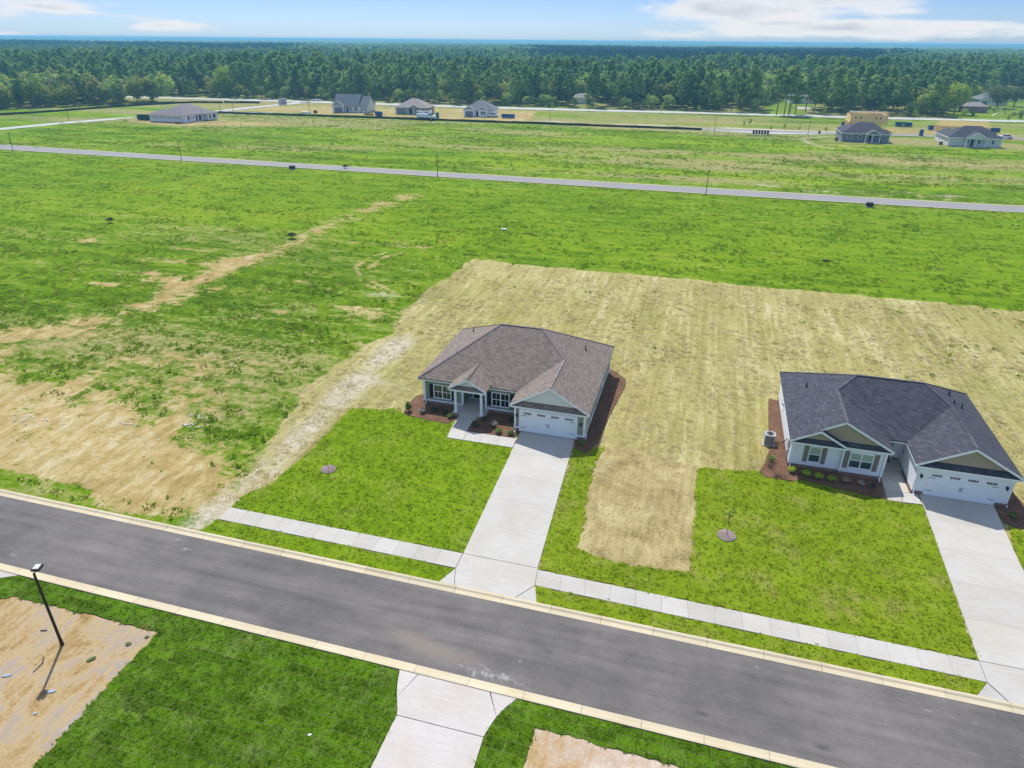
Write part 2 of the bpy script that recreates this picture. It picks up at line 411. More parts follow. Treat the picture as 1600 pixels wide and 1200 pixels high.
M_BRICK = mat('brick', f_brick, rough=.9, bump=.01)
M_GLASS = mat('window_glass', col=(.02, .022, .025), rough=.08, spec=.7, var=.3)
M_GLASSG = mat('window_glass_painted_olive_reflection', col=(.085, .095, .02), rough=.12, spec=.6, var=.5, vscale=2)  # olive reflection painted into the glass base colour
M_GLASSD = mat('lower_glass_dark_green', col=(.055, .085, .08), rough=.1, spec=.6, var=.2)
M_BLIND = mat('glass_over_blind', col=(.36, .44, .36), rough=.15, spec=.5, var=.06)
M_GDOOR = mat('garage_door_white', col=(.84, .86, .87), rough=.5, var=.04)
M_CONC = mat('concrete_pale', f_concrete((.50, .478, .435)), rough=.9, bump=.01)
M_CONC2 = mat('concrete_fresh', f_concrete((.54, .50, .465), 5), rough=.9, bump=.01)
M_CURB = mat('curb_concrete', f_concrete((.60, .52, .36), 2), rough=.9, bump=.01)
M_ASPH = mat('asphalt', f_asphalt, rough=.93, bump=.01)
M_MULCH = mat('bark_mulch', f_mulch((.060, .032, .019), (.165, .088, .050)), rough=.95, bump=.06)
M_MULCH2 = mat('grey_mulch', f_mulch((.12, .09, .08), (.27, .21, .19)), rough=.95, bump=.06)
M_LAWN = mat('sod_lawn', f_lawn((.100, .180, .006), (.165, .265, .007), (.25, .335, .018), (.29, .29, .08), .50, .45), rough=.95, bump=.05, spec=.03)
M_LAWN2 = mat('sod_lawn_patchy', f_lawn((.115, .180, .007), (.185, .265, .010), (.265, .32, .028), (.32, .29, .085), .45, .9), rough=.95, bump=.05, spec=.03)
M_LAWN3 = mat('fresh_sod', f_lawn((.045, .10, .004), (.085, .17, .007), (.145, .245, .022), (.24, .28, .10), 1.3, .4), rough=.95, bump=.06, spec=.03)
M_GROUND = mat('field_ground', f_ground, rough=.97, bump=.10, spec=.02)
M_METAL = mat('galvanised', col=(.45, .46, .47), rough=.45, metal=.6, var=.1)
M_DKMET = mat('dark_bronze_metal', col=(.035, .028, .024), rough=.5, metal=.3, var=.2)
M_HVAC = mat('condenser_grille', col=(.16, .14, .13), rough=.6, var=.2)
M_BARK = mat('bark', col=(.13, .10, .085), rough=.95, var=.35, vscale=2)
M_WOOD = mat('framing_lumber', col=(.78, .58, .27), rough=.85, var=.25, vscale=1.2)
M_OSB = mat('osb_sheathing', col=(.78, .56, .24), rough=.9, var=.3, vscale=2)
M_WRAP = mat('house_wrap', col=(.72, .74, .80), rough=.5, var=.05)
M_GREYS = mat('siding_bluegrey', f_siding((.22, .23, .27)), rough=.8)
M_CREAM = mat('siding_cream', f_siding((.66, .67, .63)), rough=.8)
M_GREIGE = mat('siding_greige', f_siding((.42, .41, .40)), rough=.8)
M_BLUE = mat('blue_painted_steel', col=(.02, .085, .27), rough=.45, var=.25)
M_GREENP = mat('green_plastic', col=(.02, .16, .10), rough=.45, var=.15)
M_RED = mat('red_cloth', col=(.6, .05, .03), rough=.8)
M_RUST = mat('rusty_steel', col=(.17, .09, .05), rough=.8, var=.4)
M_SILT = mat('silt_fabric', col=(.032, .028, .024), rough=.9, var=.3)
M_TYRE = mat('tyre', col=(.02, .02, .022), rough=.9)
M_CARW = mat('white_car_paint', col=(.74, .78, .84), rough=.25, spec=.6, var=.02)
M_SOD = mat('sod_scrap', col=(.10, .13, .04), rough=.95, var=.5, vscale=6)
M_PLASTIC = mat('grey_blue_plastic', col=(.30, .36, .45), rough=.35, var=.2)
PINE = [(0.113, 0.21, 0.083), (0.168, 0.28, 0.101), (0.238, 0.351, 0.118), (0.321, 0.421, 0.154)]
DECI = [(0.23, 0.339, 0.097), (0.311, 0.419, 0.108), (0.419, 0.501, 0.141), (0.256, 0.379, 0.137), (0.515, 0.557, 0.178)]
YELL = [(0.287, 0.402, 0.051), (0.374, 0.46, 0.064), (0.431, 0.504, 0.086)]
M_PINE = mat('pine_needles', f_leaf(PINE), rough=.8, spec=.15, trans=.45)
M_DECI = mat('broad_leaves', f_leaf(DECI), rough=.75, spec=.2, trans=.4)
M_OLIVE = mat('olive_leaves', f_leaf([(.24, .28, .075), (.32, .35, .095), (.37, .39, .115), (.28, .32, .10)]), rough=.75, spec=.2, trans=.4)
M_PINED = mat('dark_pine_needles', f_leaf([(.022, .055, .03), (.032, .07, .035), (.04, .08, .04)]), rough=.8, spec=.1)
M_YELL = mat('yellow_green_leaves', f_leaf(YELL), rough=.75, spec=.2, trans=.4)
M_OAK = mat('grey_green_leaves', f_leaf([(.14, .18, .085), (.17, .21, .10), (.20, .24, .12)]), rough=.75, spec=.2, trans=.4)
M_BRONZE = mat('bronze_leaves', f_leaf([(.16, .12, .07), (.13, .12, .06), (.20, .10, .08)]), rough=.8, spec=.2)
M_SHRUBY = mat('golden_shrub_leaves', f_leaf([(.24, .34, .012), (.32, .42, .02), (.28, .38, .015)]), rough=.7)
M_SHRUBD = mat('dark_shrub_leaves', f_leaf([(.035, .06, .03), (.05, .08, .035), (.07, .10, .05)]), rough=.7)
M_SHRUBG = mat('green_shrub_leaves', f_leaf([(.10, .19, .03), (.13, .22, .04), (.16, .25, .05)]), rough=.7)
M_SHRUBP = mat('pale_twiggy_leaves', f_leaf([(.30, .26, .20), (.38, .33, .26), (.25, .25, .16)]), rough=.8)
M_WEED = mat('weed_blades', f_leaf([(.080, .155, .015), (.125, .225, .018), (.17, .27, .025), (.21, .30, .045)]), rough=.8, spec=.15)
M_CANOPY = mat('far_canopy', lambda g, b: (lambda p: (g.ramp(g.noise(g.map(p, sc=(.4, 1, 1)), .0016, 4, .6) * .5 + g.noise(p, .012, 6, .7) * .3 + g.noise(p, .10, 4, .8) * .3, [(.36, (.03, .065, .028)), (.5, (.09, .14, .05)), (.62, (.17, .21, .08))]), None))(g.pos()), rough=.9, spec=.1)
# ------------------------------------------------------------------ ground sheet
ROAD_S, ROAD_N = 24.1, 29.8
YARD = [(-30.5, 30.4), (-31.6, 36), (-33.2, 42), (-35, 50), (-35.6, 54.5), (-34.6, 60), (-33.3, 66), (-34.7, 76), (-34.5, 90), (-33.7, 98.4), (41.4, 97.7), (60, 97.5), (72, 97), (72, 30)]
TREE_L = [(-355, 180), (-318.9, 261.2), (-297.8, 295.3), (-274, 334.7)]
CLEAR_R = [(101, 362), (108, 400), (118, 440), (133, 475), (150, 500), (165, 560), (215, 590), (200, 362)]
GAP = [(21, 362), (24, 430), (30, 470), (62, 500), (60, 455), (45, 410), (38, 362)]
def band(v, lo, hi, s): return sst(lo - s, lo + s, v) * (1 - sst(hi - s, hi + s, v))
def ell(x, y, cx, cy, rx, ry, ang=0.0):
    c, s = cos(ang), sin(ang); X, Y = (x - cx) * c + (y - cy) * s, -(x - cx) * s + (y - cy) * c
    return np.exp(-((X / rx) ** 2 + (Y / ry) ** 2))
def pline(x, y, P, w): return np.exp(-(dpoly(x, y, P, False) / w) ** 2)
def zones(x, y):
    n = fbm(x, y, 9, 3); n2 = fbm(x, y, 2.4, 9); n3 = fbm(x, y, 28, 21); nr = fbm(x / 4, y, 3.0, 33); nrr = fbm(x / 7, y, 1.7, 53)
    wob = (n2 - .5) * 2.4 + (n - .5) * 2
    straw = sst(-.9, .9, sdf(x, y, YARD) + wob * .8) * (y > 24)
    mud = np.zeros_like(x); sand = np.zeros_like(x)
    # pale compacted strip west of the first lawn and along the yard edge
    strip = pline(x, y, [(-31.5, 31), (-31, 38), (-31.2, 48), (-31.5, 58), (-31, 66)], 2.1) * (1 - sst(60, 78, y))
    strip2 = ell(x, y, -27, 53.5, 4.8, 3.6) + .55 * pline(x, y, [(-31, 62), (-31.5, 80), (-31.5, 96)], 2.0)
    sand += .66 * strip + .42 * strip2 + (n2 - .5) * .5 * (strip + strip2)
    # bare clay between road and field, west
    zz = ell(x, y, -47, 34, 15, 5.0) * 1.15 + ell(x, y, -58, 40, 13, 5) * .9 + ell(x, y, -39, 36, 6, 5) * .7 + ell(x, y, -72, 40, 12, 6) * .7 + ell(x, y, -37, 33, 9, 3) * .5
    mud += zz * .82 + ((n - .5) * 1.3 + (n2 - .5) * .9) * (zz > .1) * np.minimum(1, zz * 2)
    # lot-line track going up the field
    tr = pline(x, y, [(-78, 48), (-70, 57), (-66.5, 70), (-68, 85), (-66, 100), (-65, 127), (-63, 140)], 3.4)
    mud += tr * (sst(.28, .56, n2 * .6 + nr * .4)) * .73 * np.where(y < 78, 1.1, 1.0)
    tr2 = ell(x, y, -70, 76, 14, 2.6) + ell(x, y, -67, 87, 6, 2) + ell(x, y, -76, 52, 10, 4) + ell(x, y, -66, 54, 6, 3.4)
    mud += tr2 * sst(.38, .62, n2 * .5 + nr * .5) * .72
    # curved wheel track
    for o in (0.0, 2.1):
        mud += .8 * pline(x, y, [(-42 + o, 107), (-47 + o, 101), (-49.6 + o, 95), (-49.5 + o, 90), (-46 + o, 84), (-39.5 + o, 79.3)], .45) * sst(.2, .6, n2)
    sand += .6 * ell(x, y, -40, 79, 4, 1.2) + .5 * ell(x, y, -37, 66, 2.4, 4) * sst(.4, .6, n2)
    # lengthwise pale scrapes scattered in the west field
    wf = band(x, -125, -34, 6) * band(y, 40, 104, 8)
    mud += wf * sst(.60, .74, nr * .55 + n * .45) * .75
    mud += .5 * band(x, -62, -35, 4) * band(y, 36, 58, 5) * sst(.45, .62, n2)
    # strip of grass along the kerb
    kerb = ell(x, y, -45.5, 31.5, 5.2, .9) * 1.3 + ell(x, y, -52, 32, 4, .8)
    mud *= 1 - np.clip(kerb + .6 * band(y, 29, 31.0, .3), 0, 1)
    # north of the field road: bleached verge
    v = band(y, 171, 180, 1.5) * (.35 + .65 * sst(-60, 10, x)) + band(y, 158, 163.5, 1) * .35
    sand += v * sst(.40, .74, nr * .5 + n2 * .5) * .55; mud += v * sst(.36, .6, nrr * .6 + n2 * .4) * .35
    sand += (ell(x, y, -118, 185, 14, 3.4) + ell(x, y, -80, 262, 12, 4) + ell(x, y, -55, 268, 10, 3)) * sst(.5, .7, nr) * .8
    # second field: dry bands
    mud += band(y, 226, 234, 2.5) * band(x, -10, 150, 20) * sst(.45, .65, nr) * .55
    # pad of the wrapped house, building plots
    mud += 1.15 * ell(x, y, -205, 244, 22, 9) + .8 * ell(x, y, -178, 252, 20, 8)
    plots = [(-222, 296), (-76, 294.5), (-82, 345), (-130, 346), (-160, 340), (-186, 338), (-216, 325)]
    pl = sst(-2, 3, sdf(x, y, plots) + (n - .5) * 6); mud += pl * (.78 + .5 * (n3 - .5))
    sand += pl * sst(.55, .75, nr) * .5
    mud += (ell(x, y, 58, 316, 16, 10) + ell(x, y, 94, 314, 20, 9)) * .9 + ell(x, y, 36, 255, 10, 6) * .5 * sst(.4, .6, n) + .7 * ell(x, y, 48, 262, 9, 2.2)
    sand += band(y, 299.5, 305, 1.2) * band(x, -75, 140, 12) * sst(.35, .6, nr) * .85 + band(y, 286.0, 289, .8) * band(x, -75, 20, 12) * .5
    mud += ell(x, y, 110, 300, 16, 5) * .9
    tr3 = pline(x, y, [(40, 286), (30, 276), (32, 262), (38, 252)], 1.2); sand += tr3 * .7
    # tone of the green: light / dark belts, dry belts
    tone = .50 + (n3 - .5) * .28 + (n - .5) * .18
    tone += .10 * band(y, 100, 162, 12) - .05 * band(y, 60, 100, 10)
    far = sst(172, 182, y)
    belts = (fbm(x / 5, y, 9, 77, 4) - .5) * .8 + (fbm(x / 3, y, 3.5, 87, 3) - .5) * .6
    tone += far * (belts * .95 + .05)
    tone += .16 * band(y, 200, 214, 4) * band(x, -60, 90, 20) + .20 * band(y, 236, 262, 6) * band(x, -140, 45, 15) + .16 * band(y, 182, 196, 4) * band(x, -30, 70, 15)
    dry = .40 + (fbm(x / 3, y, 14, 91) - .5) * .55 + far * ((fbm(x / 6, y, 12, 5, 3) - .5) * 1.1 + .10)
    dry += .18 * band(y, 222, 234, 4) * sst(-80, 20, x) + .22 * band(y, 268, 288, 5) + .30 * band(y, 300, 365, 6) * (1 - pl)
    dry += .10 * wf
    dry += .10 * band(y, 30, 60, 6) * band(x, -110, -34, 5)
    dry -= .16 * band(y, 104, 158, 6) * band(x, -180, 60, 10)
    # greening corner of the yard
    straw *= 1 - .55 * ell(x, y, 52, 88, 16, 12)
    mow = .30 + .7 * band(y, 60, 160, 8) * (x < 80)
    clr = inpoly(x, y, CLEAR_R) | inpoly(x, y, GAP); dry = np.where(clr, .52, dry)
    woods = (y > 372) & ~clr; dry = np.where(woods, .75, dry); tone = np.where(woods, .2, tone)
    c = lambda a: np.clip(a, 0, 1)
    return c(straw), c(mud), c(sand), c(tone), c(dry), c(mow)
def seq(parts):
    r = []
    for a, b, s in parts: r += list(np.arange(a, b, s))
    return np.array(r)
gx = np.concatenate([-np.geomspace(16000, 300, 34)[:-1], seq([(-300, -130, 1.6), (-130, -78, .9), (-78, 45, .5), (45, 130, 1.2)]), np.geomspace(130, 16000, 34)])
gy = np.concatenate([-np.geomspace(16000, 20, 16), seq([(0, 24, 2.0), (24, 110, .5), (110, 180, .8), (180, 420, 1.6)]), np.geomspace(421, 16000, 34)])
X, Y = np.meshgrid(gx, gy); NXg, NYg = len(gx), len(gy)
Zs = zones(X, Y)
rough = sst(30.6, 34, Y) * (1 - sst(300, 340, Y)) * (1 - Zs[0] * .75)
rough *= 1 - (inpoly(X, Y, [(-31, 30), (-31, 52), (-24, 66), (26, 66), (26, 30)]))
for (ya, yb) in ((160, 172),): rough *= 1 - band(Y, ya, yb, 1.5)
H = -.045 + rough * ((fbm(X, Y, 3.2, 61, 3) - .5) * .24 + (fbm(X / 3, Y, 1.6, 62, 2) - .5) * .16)
road = ((Y > 23.6) & (Y < 30.5)); H = np.where(road, -.22, H)
road2m = (Y > 160) & (Y < 173); H = np.where(road2m, -.09, H)
H = np.where(Y > 286, -.09, H)
V = np.stack([X.ravel(), Y.ravel(), H.ravel()], 1)
i, j = np.meshgrid(np.arange(NXg - 1), np.arange(NYg - 1)); a = (j * NXg + i).ravel()
me = nmesh('ground', V, np.stack([a, a + 1, a + 1 + NXg, a + NXg], 1), M_GROUND, True)
for nm, k in (('zone', (0, 1, 2)), ('tone', (3, 4, 5))):
    at = me.attributes.new(nm, 'FLOAT_VECTOR', 'POINT'); at.data.foreach_set('vector', np.stack([Zs[q].ravel() for q in k], 1).astype(np.float32).ravel())
gnd = bpy.data.objects.new('ground', me); COL.objects.link(gnd); props(gnd, kind='structure', label='rough green field with straw yard and bare clay patches round the lots')

# near road
def ribbon(name, A, B, z, m, kind='structure', label=None, parent=None):
    mb = MB(); 
    for i in range(len(A) - 1):
        mb.poly([(*A[i], z), (*B[i], z), (*B[i + 1], z), (*A[i + 1], z)])
    o = mb.build(name, m, parent)
    # upward normals
    if o.data.polygons[0].normal.z < 0: o.data.flip_normals()
    return props(o, label, None, None, kind)
def resamp(P, n):
    d = [0]
    for a, b in zip(P, P[1:]): d.append(d[-1] + hypot(b[0] - a[0], b[1] - a[1]))
    t = np.linspace(0, d[-1], n); return list(zip(np.interp(t, d, [p[0] for p in P]), np.interp(t, d, [p[1] for p in P])))
ribbon('road', [(-200, 23.9), (200, 23.9)], [(-200, 30.0), (200, 30.0)], -.02, M_ASPH, label='grey asphalt street in front of the two houses')
# kerbs with gutter: cast segments
kerb = thing('kerb', 'cream concrete kerb and gutter along both sides of the street', None, kind='structure')
prof_n = [(29.80, -.012), (30.10, -.004), (30.22, .07), (30.38, .075), (30.38, -.2), (29.80, -.2)]
def kerb_seg(prof):
    v = []; f = []; k = len(prof); L = 3.03
    for x in (0, L):
        for (yy, zz) in prof: v.append((x, yy, zz))
    for q in range(k): r = (q + 1) % k; f.append((q, r, k + r, k + q))
    f.append(tuple(range(k))[::-1]); f.append(tuple(range(k, 2 * k)))
    me = bpy.data.meshes.new('kerb_stone'); me.from_pydata(v, [], f); me.materials.append(M_CURB); me.update(); return me
kn = kerb_seg(prof_n); ks = kerb_seg([(53.9 + .0 - q[0], q[1]) for q in prof_n][::-1])
for me_ in (kn, ks):
    for i in range(-26, 16):
        o = bpy.data.objects.new('kerb_stone', me_); COL.objects.link(o); o.location = (i * 3.05 + .3, 0, 0); o.parent = kerb

def slabs(root, name, quads, z0, z1, m, gap=.012):
    for q in quads:
        cx = sum(p[0] for p in q) / len(q); cy = sum(p[1] for p in q) / len(q)
        qq = []
        for p in q:
            d = hypot(p[0] - cx, p[1] - cy); k = (d - gap * .75) / d; qq.append((cx + (p[0] - cx) * k - cx, cy + (p[1] - cy) * k - cy))
        o = MB().prism(qq, z0, z1).build(name, m, root); o.location = (cx, cy, 0)
def lerp(a, b, t): return (a[0] + (b[0] - a[0]) * t, a[1] + (b[1] - a[1]) * t)
def strip(A0, A1, B0, B1, n):   # quads between line A and line B
    r = []
    for i in range(n):
        t, u = i / n, (i + 1) / n; r.append([lerp(A0, A1, t), lerp(A0, A1, u), lerp(B0, B1, u), lerp(B0, B1, t)])
    return r
sw1 = thing('sidewalk', 'pale concrete sidewalk from the clay patch to the first driveway', None, kind='structure')
slabs(sw1, 'slab', strip((-30.45, 31.93), (-12.55, 31.9), (-30.5, 33.35), (-12.55, 33.35), 12), -.1, .03, M_CONC)
sw2 = thing('sidewalk', 'pale concrete sidewalk between the two driveways', None, kind='structure')
slabs(sw2, 'slab', strip((-7.2, 31.8), (17.88, 31.5), (-7.38, 33.22), (17.9, 32.95), 16), -.1, .03, M_CONC)
d1 = thing('driveway', 'long pale concrete driveway of the sage green house', None, kind='structure')
qs = []
ysd = [33.36, 36.63, 39.85, 43.0, 46.3, 49.75]
L1 = lambda y: -12.52 - (y - 33.36) * .027; R1 = lambda y: -7.42 - (y - 33.36) * (.045 if y < 47 else .047)
for a_, b_ in zip(ysd, ysd[1:]): qs.append([(L1(a_), a_), (R1(a_), a_), (R1(b_), b_), (L1(b_), b_)])
slabs(d1, 'slab', qs, -.1, .04, M_CONC, .013)
slabs(d1, 'slab', [[(-12.52, 31.88), (-12.05, 30.40), (-8.15, 30.40), (-7.22, 31.8), (-7.4, 33.33), (-12.52, 33.33)], [(-12.54, 31.85), (-13.1, 30.4), (-12.09, 30.40)], [(-7.2, 31.75), (-8.1, 30.4), (-6.75, 30.4)]], -.1, .035, M_CONC, .012)
d2 = thing('driveway', 'long pale concrete driveway of the white house', None, kind='structure')
L2 = lambda y: 17.92 + (y - 32.93) * .036; R2 = lambda y: 23.0 + (y - 41.9) * .07 if y > 42 else 23.0
ys2 = [33.0, 36.3, 39.6, 42.9, 46.2, 49.38]; qs = []
for a_, b_ in zip(ys2, ys2[1:]): qs.append([(L2(a_), a_), (R2(a_), a_), (R2(b_), b_), (L2(b_), b_)])
slabs(d2, 'slab', qs, -.1, .04, M_CONC, .013)
slabs(d2, 'slab', [[(17.9, 31.5), (18.6, 30.4), (22.6, 30.4), (23.0, 31.6), (23.0, 32.97), (17.92, 32.97)], [(17.86, 31.45), (17.1, 30.4), (18.55, 30.4)]], -.1, .035, M_CONC, .012)
d3 = thing('driveway', 'fresh flared concrete driveway on the near side of the street', None, kind='structure')
flL = [(-12.72, 23.52), (-12.45, 22.6), (-12.15, 21.9), (-11.85, 21.3), (-11.72, 20.92)]; flR = [(-7.1, 20.97), (-6.98, 21.6), (-6.82, 22.2), (-6.55, 22.8), (-6.1, 23.52)]
slabs(d3, 'slab', [[flL[4], flR[0], flR[1], flR[2], (-7.6, 23.52), (-11.6, 23.52), flL[2], flL[3]], [flL[2], (-11.64, 23.52), flL[0], flL[1]], [flR[2], flR[3], flR[4], (-7.55, 23.52)],
     [(-11.7, 17.6), (-7.0, 17.6), (-7.1, 20.93), (-11.72, 20.88)], [(-11.7, 14), (-7.0, 14), (-7.0, 17.57), (-11.7, 17.57)], [(-11.7, 10), (-7.0, 10), (-7.0, 13.97), (-11.7, 13.97)]], -.1, .035, M_CONC2, .012)
d4 = thing('driveway', 'corner of a concrete driveway at the left edge below the street', None, kind='structure')
slabs(d4, 'slab', [[(-46, 23.52), (-38.9, 23.52), (-40.0, 22.9), (-40.9, 21.9), (-41.3, 20), (-46, 20)]], -.1, .035, M_CONC2)
wk1 = thing('front_walk', 'L-shaped pale concrete walk from the green house porch to the driveway', None, kind='structure')
slabs(wk1, 'slab', [[(-19.0, 48.55), (-17.5, 48.55), (-17.62, 50.65), (-19.12, 50.65)], [(-18.8, 46.98), (-17.35, 46.98), (-17.48, 48.53), (-19.0, 48.53)]] + strip((-17.33, 46.98), (-12.93, 47.0), (-17.45, 48.45), (-13.0, 48.5), 3), -.1, .045, M_CONC)
wk2 = thing('front_walk', 'short pale concrete walk from the white house entry to the driveway', None, kind='structure')
slabs(wk2, 'slab', [[(16.15, 50.9), (17.85, 50.9), (17.85, 52.3), (16.15, 52.3)], [(16.1, 49.3), (17.8, 49.3), (17.83, 50.87), (16.13, 50.87)], [(16.05, 47.85), (17.0, 47.9), (17.3, 49.27), (16.1, 49.27)], [(17.05, 47.9), (18.4, 48.0), (18.4, 49.27), (17.34, 49.27)]], -.1, .045, M_CONC)
# lawns: laid sod, a couple of centimetres proud
def lawn(label, P, m, z=.018, wob=.10):
    Q = []
    for i in range(len(P)):
        a_, b_ = P[i], P[(i + 1) % len(P)]; n = max(1, int(hypot(b_[0] - a_[0], b_[1] - a_[1]) / .35))
        dx_, dy_ = (b_[0] - a_[0]), (b_[1] - a_[1]); L = hypot(dx_, dy_) or 1
        for k in range(n):
            t = k / n; w = 0 if k == 0 else (random.random() - .5) * 2 * wob
            Q.append((a_[0] + dx_ * t - dy_ / L * w, a_[1] + dy_ * t + dx_ / L * w))
    o = MB().prism(Q, -.06, z).build('lawn', m); return props(o, label, None, None, 'structure')
lawn('bright green lawn in front of the green house, left of its driveway', [(-12.56, 33.4), (L1(40), 40), (L1(46.95), 46.95), (-18.85, 46.95), (-19.15, 50.0), (-19.5, 49.27), (-21.5, 49.3), (-23.5, 49.6), (-25.5, 50.6), (-26, 50.1), (-29.1, 49.3), (-29.0, 44), (-28.9, 41.6), (-29.15, 38.9), (-29.3, 36.9), (-30.4, 35.0), (-30.5, 33.4)], M_LAWN)
lawn('narrow grass verge between sidewalk and kerb, left of the driveway', [(-13.1, 30.42), (-12.58, 31.86), (-30.4, 31.88), (-31.0, 30.42)], M_LAWN)
lawn('lawn wrapping the straw plot between the two driveways', [(-7.34, 33.26), (17.88, 33.0), (L2(47.9) - .03, 47.9), (16.03, 47.82), (15.8, 47.9), (9.9, 48.9), (9.6, 48.5), (7.2, 48.4), (6.9, 49.2), (2.2, 48.3), (2.15, 35.9), (-1.5, 35.2), (-5.25, 35.85), (-5.75, 43), (-6.0, 47.2), (-5.7, 47.4), (-5.5, 49.2), (-6.7, 49.0), (-7.95, 48.3), (R1(46.9) + .03, 46.9), (R1(40) + .03, 40)], M_LAWN2, wob=.16)
lawn('grass verge between sidewalk and kerb, between the driveways', [(-6.7, 30.42), (17.08, 30.42), (17.84, 31.46), (-7.15, 31.76)], M_LAWN2)
lawn('lawn to the right of the white house driveway', [(23.06, 31.4), (45, 31.4), (45, 48.0), (26.2, 48.0), (24.6, 46.6), (23.7, 46.9), (R2(44) + .03, 44), (23.06, 41.9)], M_LAWN2)
lawn('dark green fresh sod below the street, left of the flared driveway', [(-12.76, 23.5), (-12.5, 22.6), (-12.2, 21.85), (-11.9, 21.25), (-11.76, 20.9), (-11.76, 8), (-26.6, 8), (-26.95, 15.7), (-27.15, 22.08), (-31, 22.12), (-37.7, 22.0), (-41.1, 20), (-41.1, 21.4), (-40.2, 22.6), (-38.9, 23.5)], M_LAWN3)
lawn('dark green fresh sod below the street, right of the flared driveway', [(-6.06, 23.5), (-6.5, 22.8), (-6.78, 22.15), (-7.05, 21.5), (-6.95, 8), (-4.7, 8), (-4.87, 22.2), (2.6, 22.1), (8, 22.0), (30, 21.9), (30, 23.5)], M_LAWN3)
# bare building plots below the street
def f_soil(pal, ang):
    def fn(g, b):
        p = g.pos(); n = g.noise(g.map(p, rot=(0, 0, ang), sc=(1, .12, 1)), 2.6, 5, .7, .4); n0 = g.noise(p, .33, 5, .6, .8); n1 = g.noise(p, 5, 6, .75)
        c = g.ramp((n0 * .5 + n * .3 + n1 * .2 - .5) * 1.7 + .5, pal); return g.scale(c, .82 + n1 * .36), n * n0 * 1.6 + n1 * .4
    return fn
M_SOIL_A = mat('graded_clay', f_soil([(.26, (.19, .115, .045)), (.38, (.34, .22, .085)), (.50, (.44, .33, .175)), (.60, (.35, .28, .225)), (.74, (.45, .385, .33))], -.45), rough=.95, bump=.07)
M_SOIL_B = mat('scraped_sand', f_soil([(.26, (.30, .20, .09)), (.38, (.44, .30, .14)), (.50, (.48, .37, .27)), (.66, (.58, .49, .40))], 1.3), rough=.95, bump=.07)
M_SOIL_C = mat('straw_covered_clay', f_soil([(.30, (.19, .145, .05)), (.43, (.30, .235, .09)), (.54, (.39, .315, .135)), (.70, (.50, .425, .21))], .1), rough=.95, bump=.07)
def plot(label, P, m, z=-.008):
    xs = [p[0] for p in P]; ys = [p[1] for p in P]; s = .25
    ax = np.arange(min(xs), max(xs) + s, s); ay = np.arange(min(ys), max(ys) + s, s); XX, YY = np.meshgrid(ax, ay)
    HH = z - .012 + (fbm(XX, YY, 1.2, 7, 3) - .5) * .022
    d = sdf(XX, YY, P); HH = np.where(d < 0, -.075, HH)
    VV = np.stack([XX.ravel(), YY.ravel(), HH.ravel()], 1); nx = len(ax); ii, jj = np.meshgrid(np.arange(nx - 1), np.arange(len(ay) - 1)); aa = (jj * nx + ii).ravel()
    F = np.stack([aa, aa + 1, aa + 1 + nx, aa + nx], 1); keep = (d.ravel()[F] > -.3).any(1)
    o = bpy.data.objects.new('soil', nmesh('soil', VV, F[keep], m, True)); COL.objects.link(o); return props(o, label, None, None, 'structure')
plot('bare orange clay plot round the street lamp', [(-50, 22.06), (-27.1, 22.16), (-26.85, 15.7), (-26.5, 6), (-50, 6)], M_SOIL_A)
plot('bare sandy plot at the bottom edge right of the flared driveway', [(-4.95, 22.3), (2.6, 22.2), (9, 22.1), (9, 6), (-4.75, 6)], M_SOIL_B)
plot('straw covered plot left bare inside the lawn', [(-5.4, 35.7), (-1.5, 35.0), (2.25, 35.8), (2.3, 48.4), (-3.4, 49.8), (-5.6, 49.4), (-5.9, 47.2), (-5.8, 43)], M_SOIL_C, -.012)
# mulch beds
def bed(label, P, m=None, z=.05):
    Q = []
    for i in range(len(P)):
        a_, b_ = P[i], P[(i + 1) % len(P)]; n = max(1, int(hypot(b_[0] - a_[0], b_[1] - a_[1]) / .3))
        for k in range(n): Q.append((a_[0] + (b_[0] - a_[0]) * k / n + random.uniform(-.03, .03), a_[1] + (b_[1] - a_[1]) * k / n + random.uniform(-.03, .03)))
    o = MB().prism(Q, -.06, z).build('mulch_bed', m or M_MULCH); return props(o, label, None, None, 'stuff')
bed('bark mulch bed at the left corner of the green house', [(-19.2, 50.6), (-19.2, 52.3), (-23.05, 52.3), (-23.0, 54.6), (-24.3, 53.4), (-24.5, 51.6), (-24.2, 50.2), (-23.6, 49.6), (-21.5, 49.3), (-19.6, 49.2)])
bed('bark mulch bed between the front walk and the garage of the green house', [(-17.45, 48.5), (-13.3, 48.6), (-13.05, 49.7), (-13.55, 52.3), (-17.1, 52.3), (-17.55, 50.6)])
bed('long bark mulch bed down the right side of the green house', [(-8.1, 49.85), (-7.9, 48.3), (-6.8, 47.9), (-6.2, 49.8), (-5.9, 55), (-5.3, 61.5), (-5.5, 62.8), (-6.5, 64.1), (-7.3, 64.7), (-7.3, 49.85)])
bed('bark mulch bed down the left side of the white house', [(9.2, 50.7), (9.2, 62.3), (8.3, 62.5), (8.05, 58), (7.9, 53), (7.3, 50.2), (6.95, 49.2), (7.3, 48.5), (9.6, 48.5), (9.95, 49.0)])
bed('bark mulch bed under the front windows of the white house', [(9.2, 50.7), (9.95, 48.95), (12.5, 48.4), (15.85, 47.9), (16.08, 50.6), (12.8, 50.7)])
bed('small bark mulch bed at the right corner of the white garage', [(23.65, 49.3), (23.55, 47.4), (24.4, 46.8), (25.6, 47.6), (26, 49), (25.4, 52), (24.35, 52), (24.35, 49.3)])
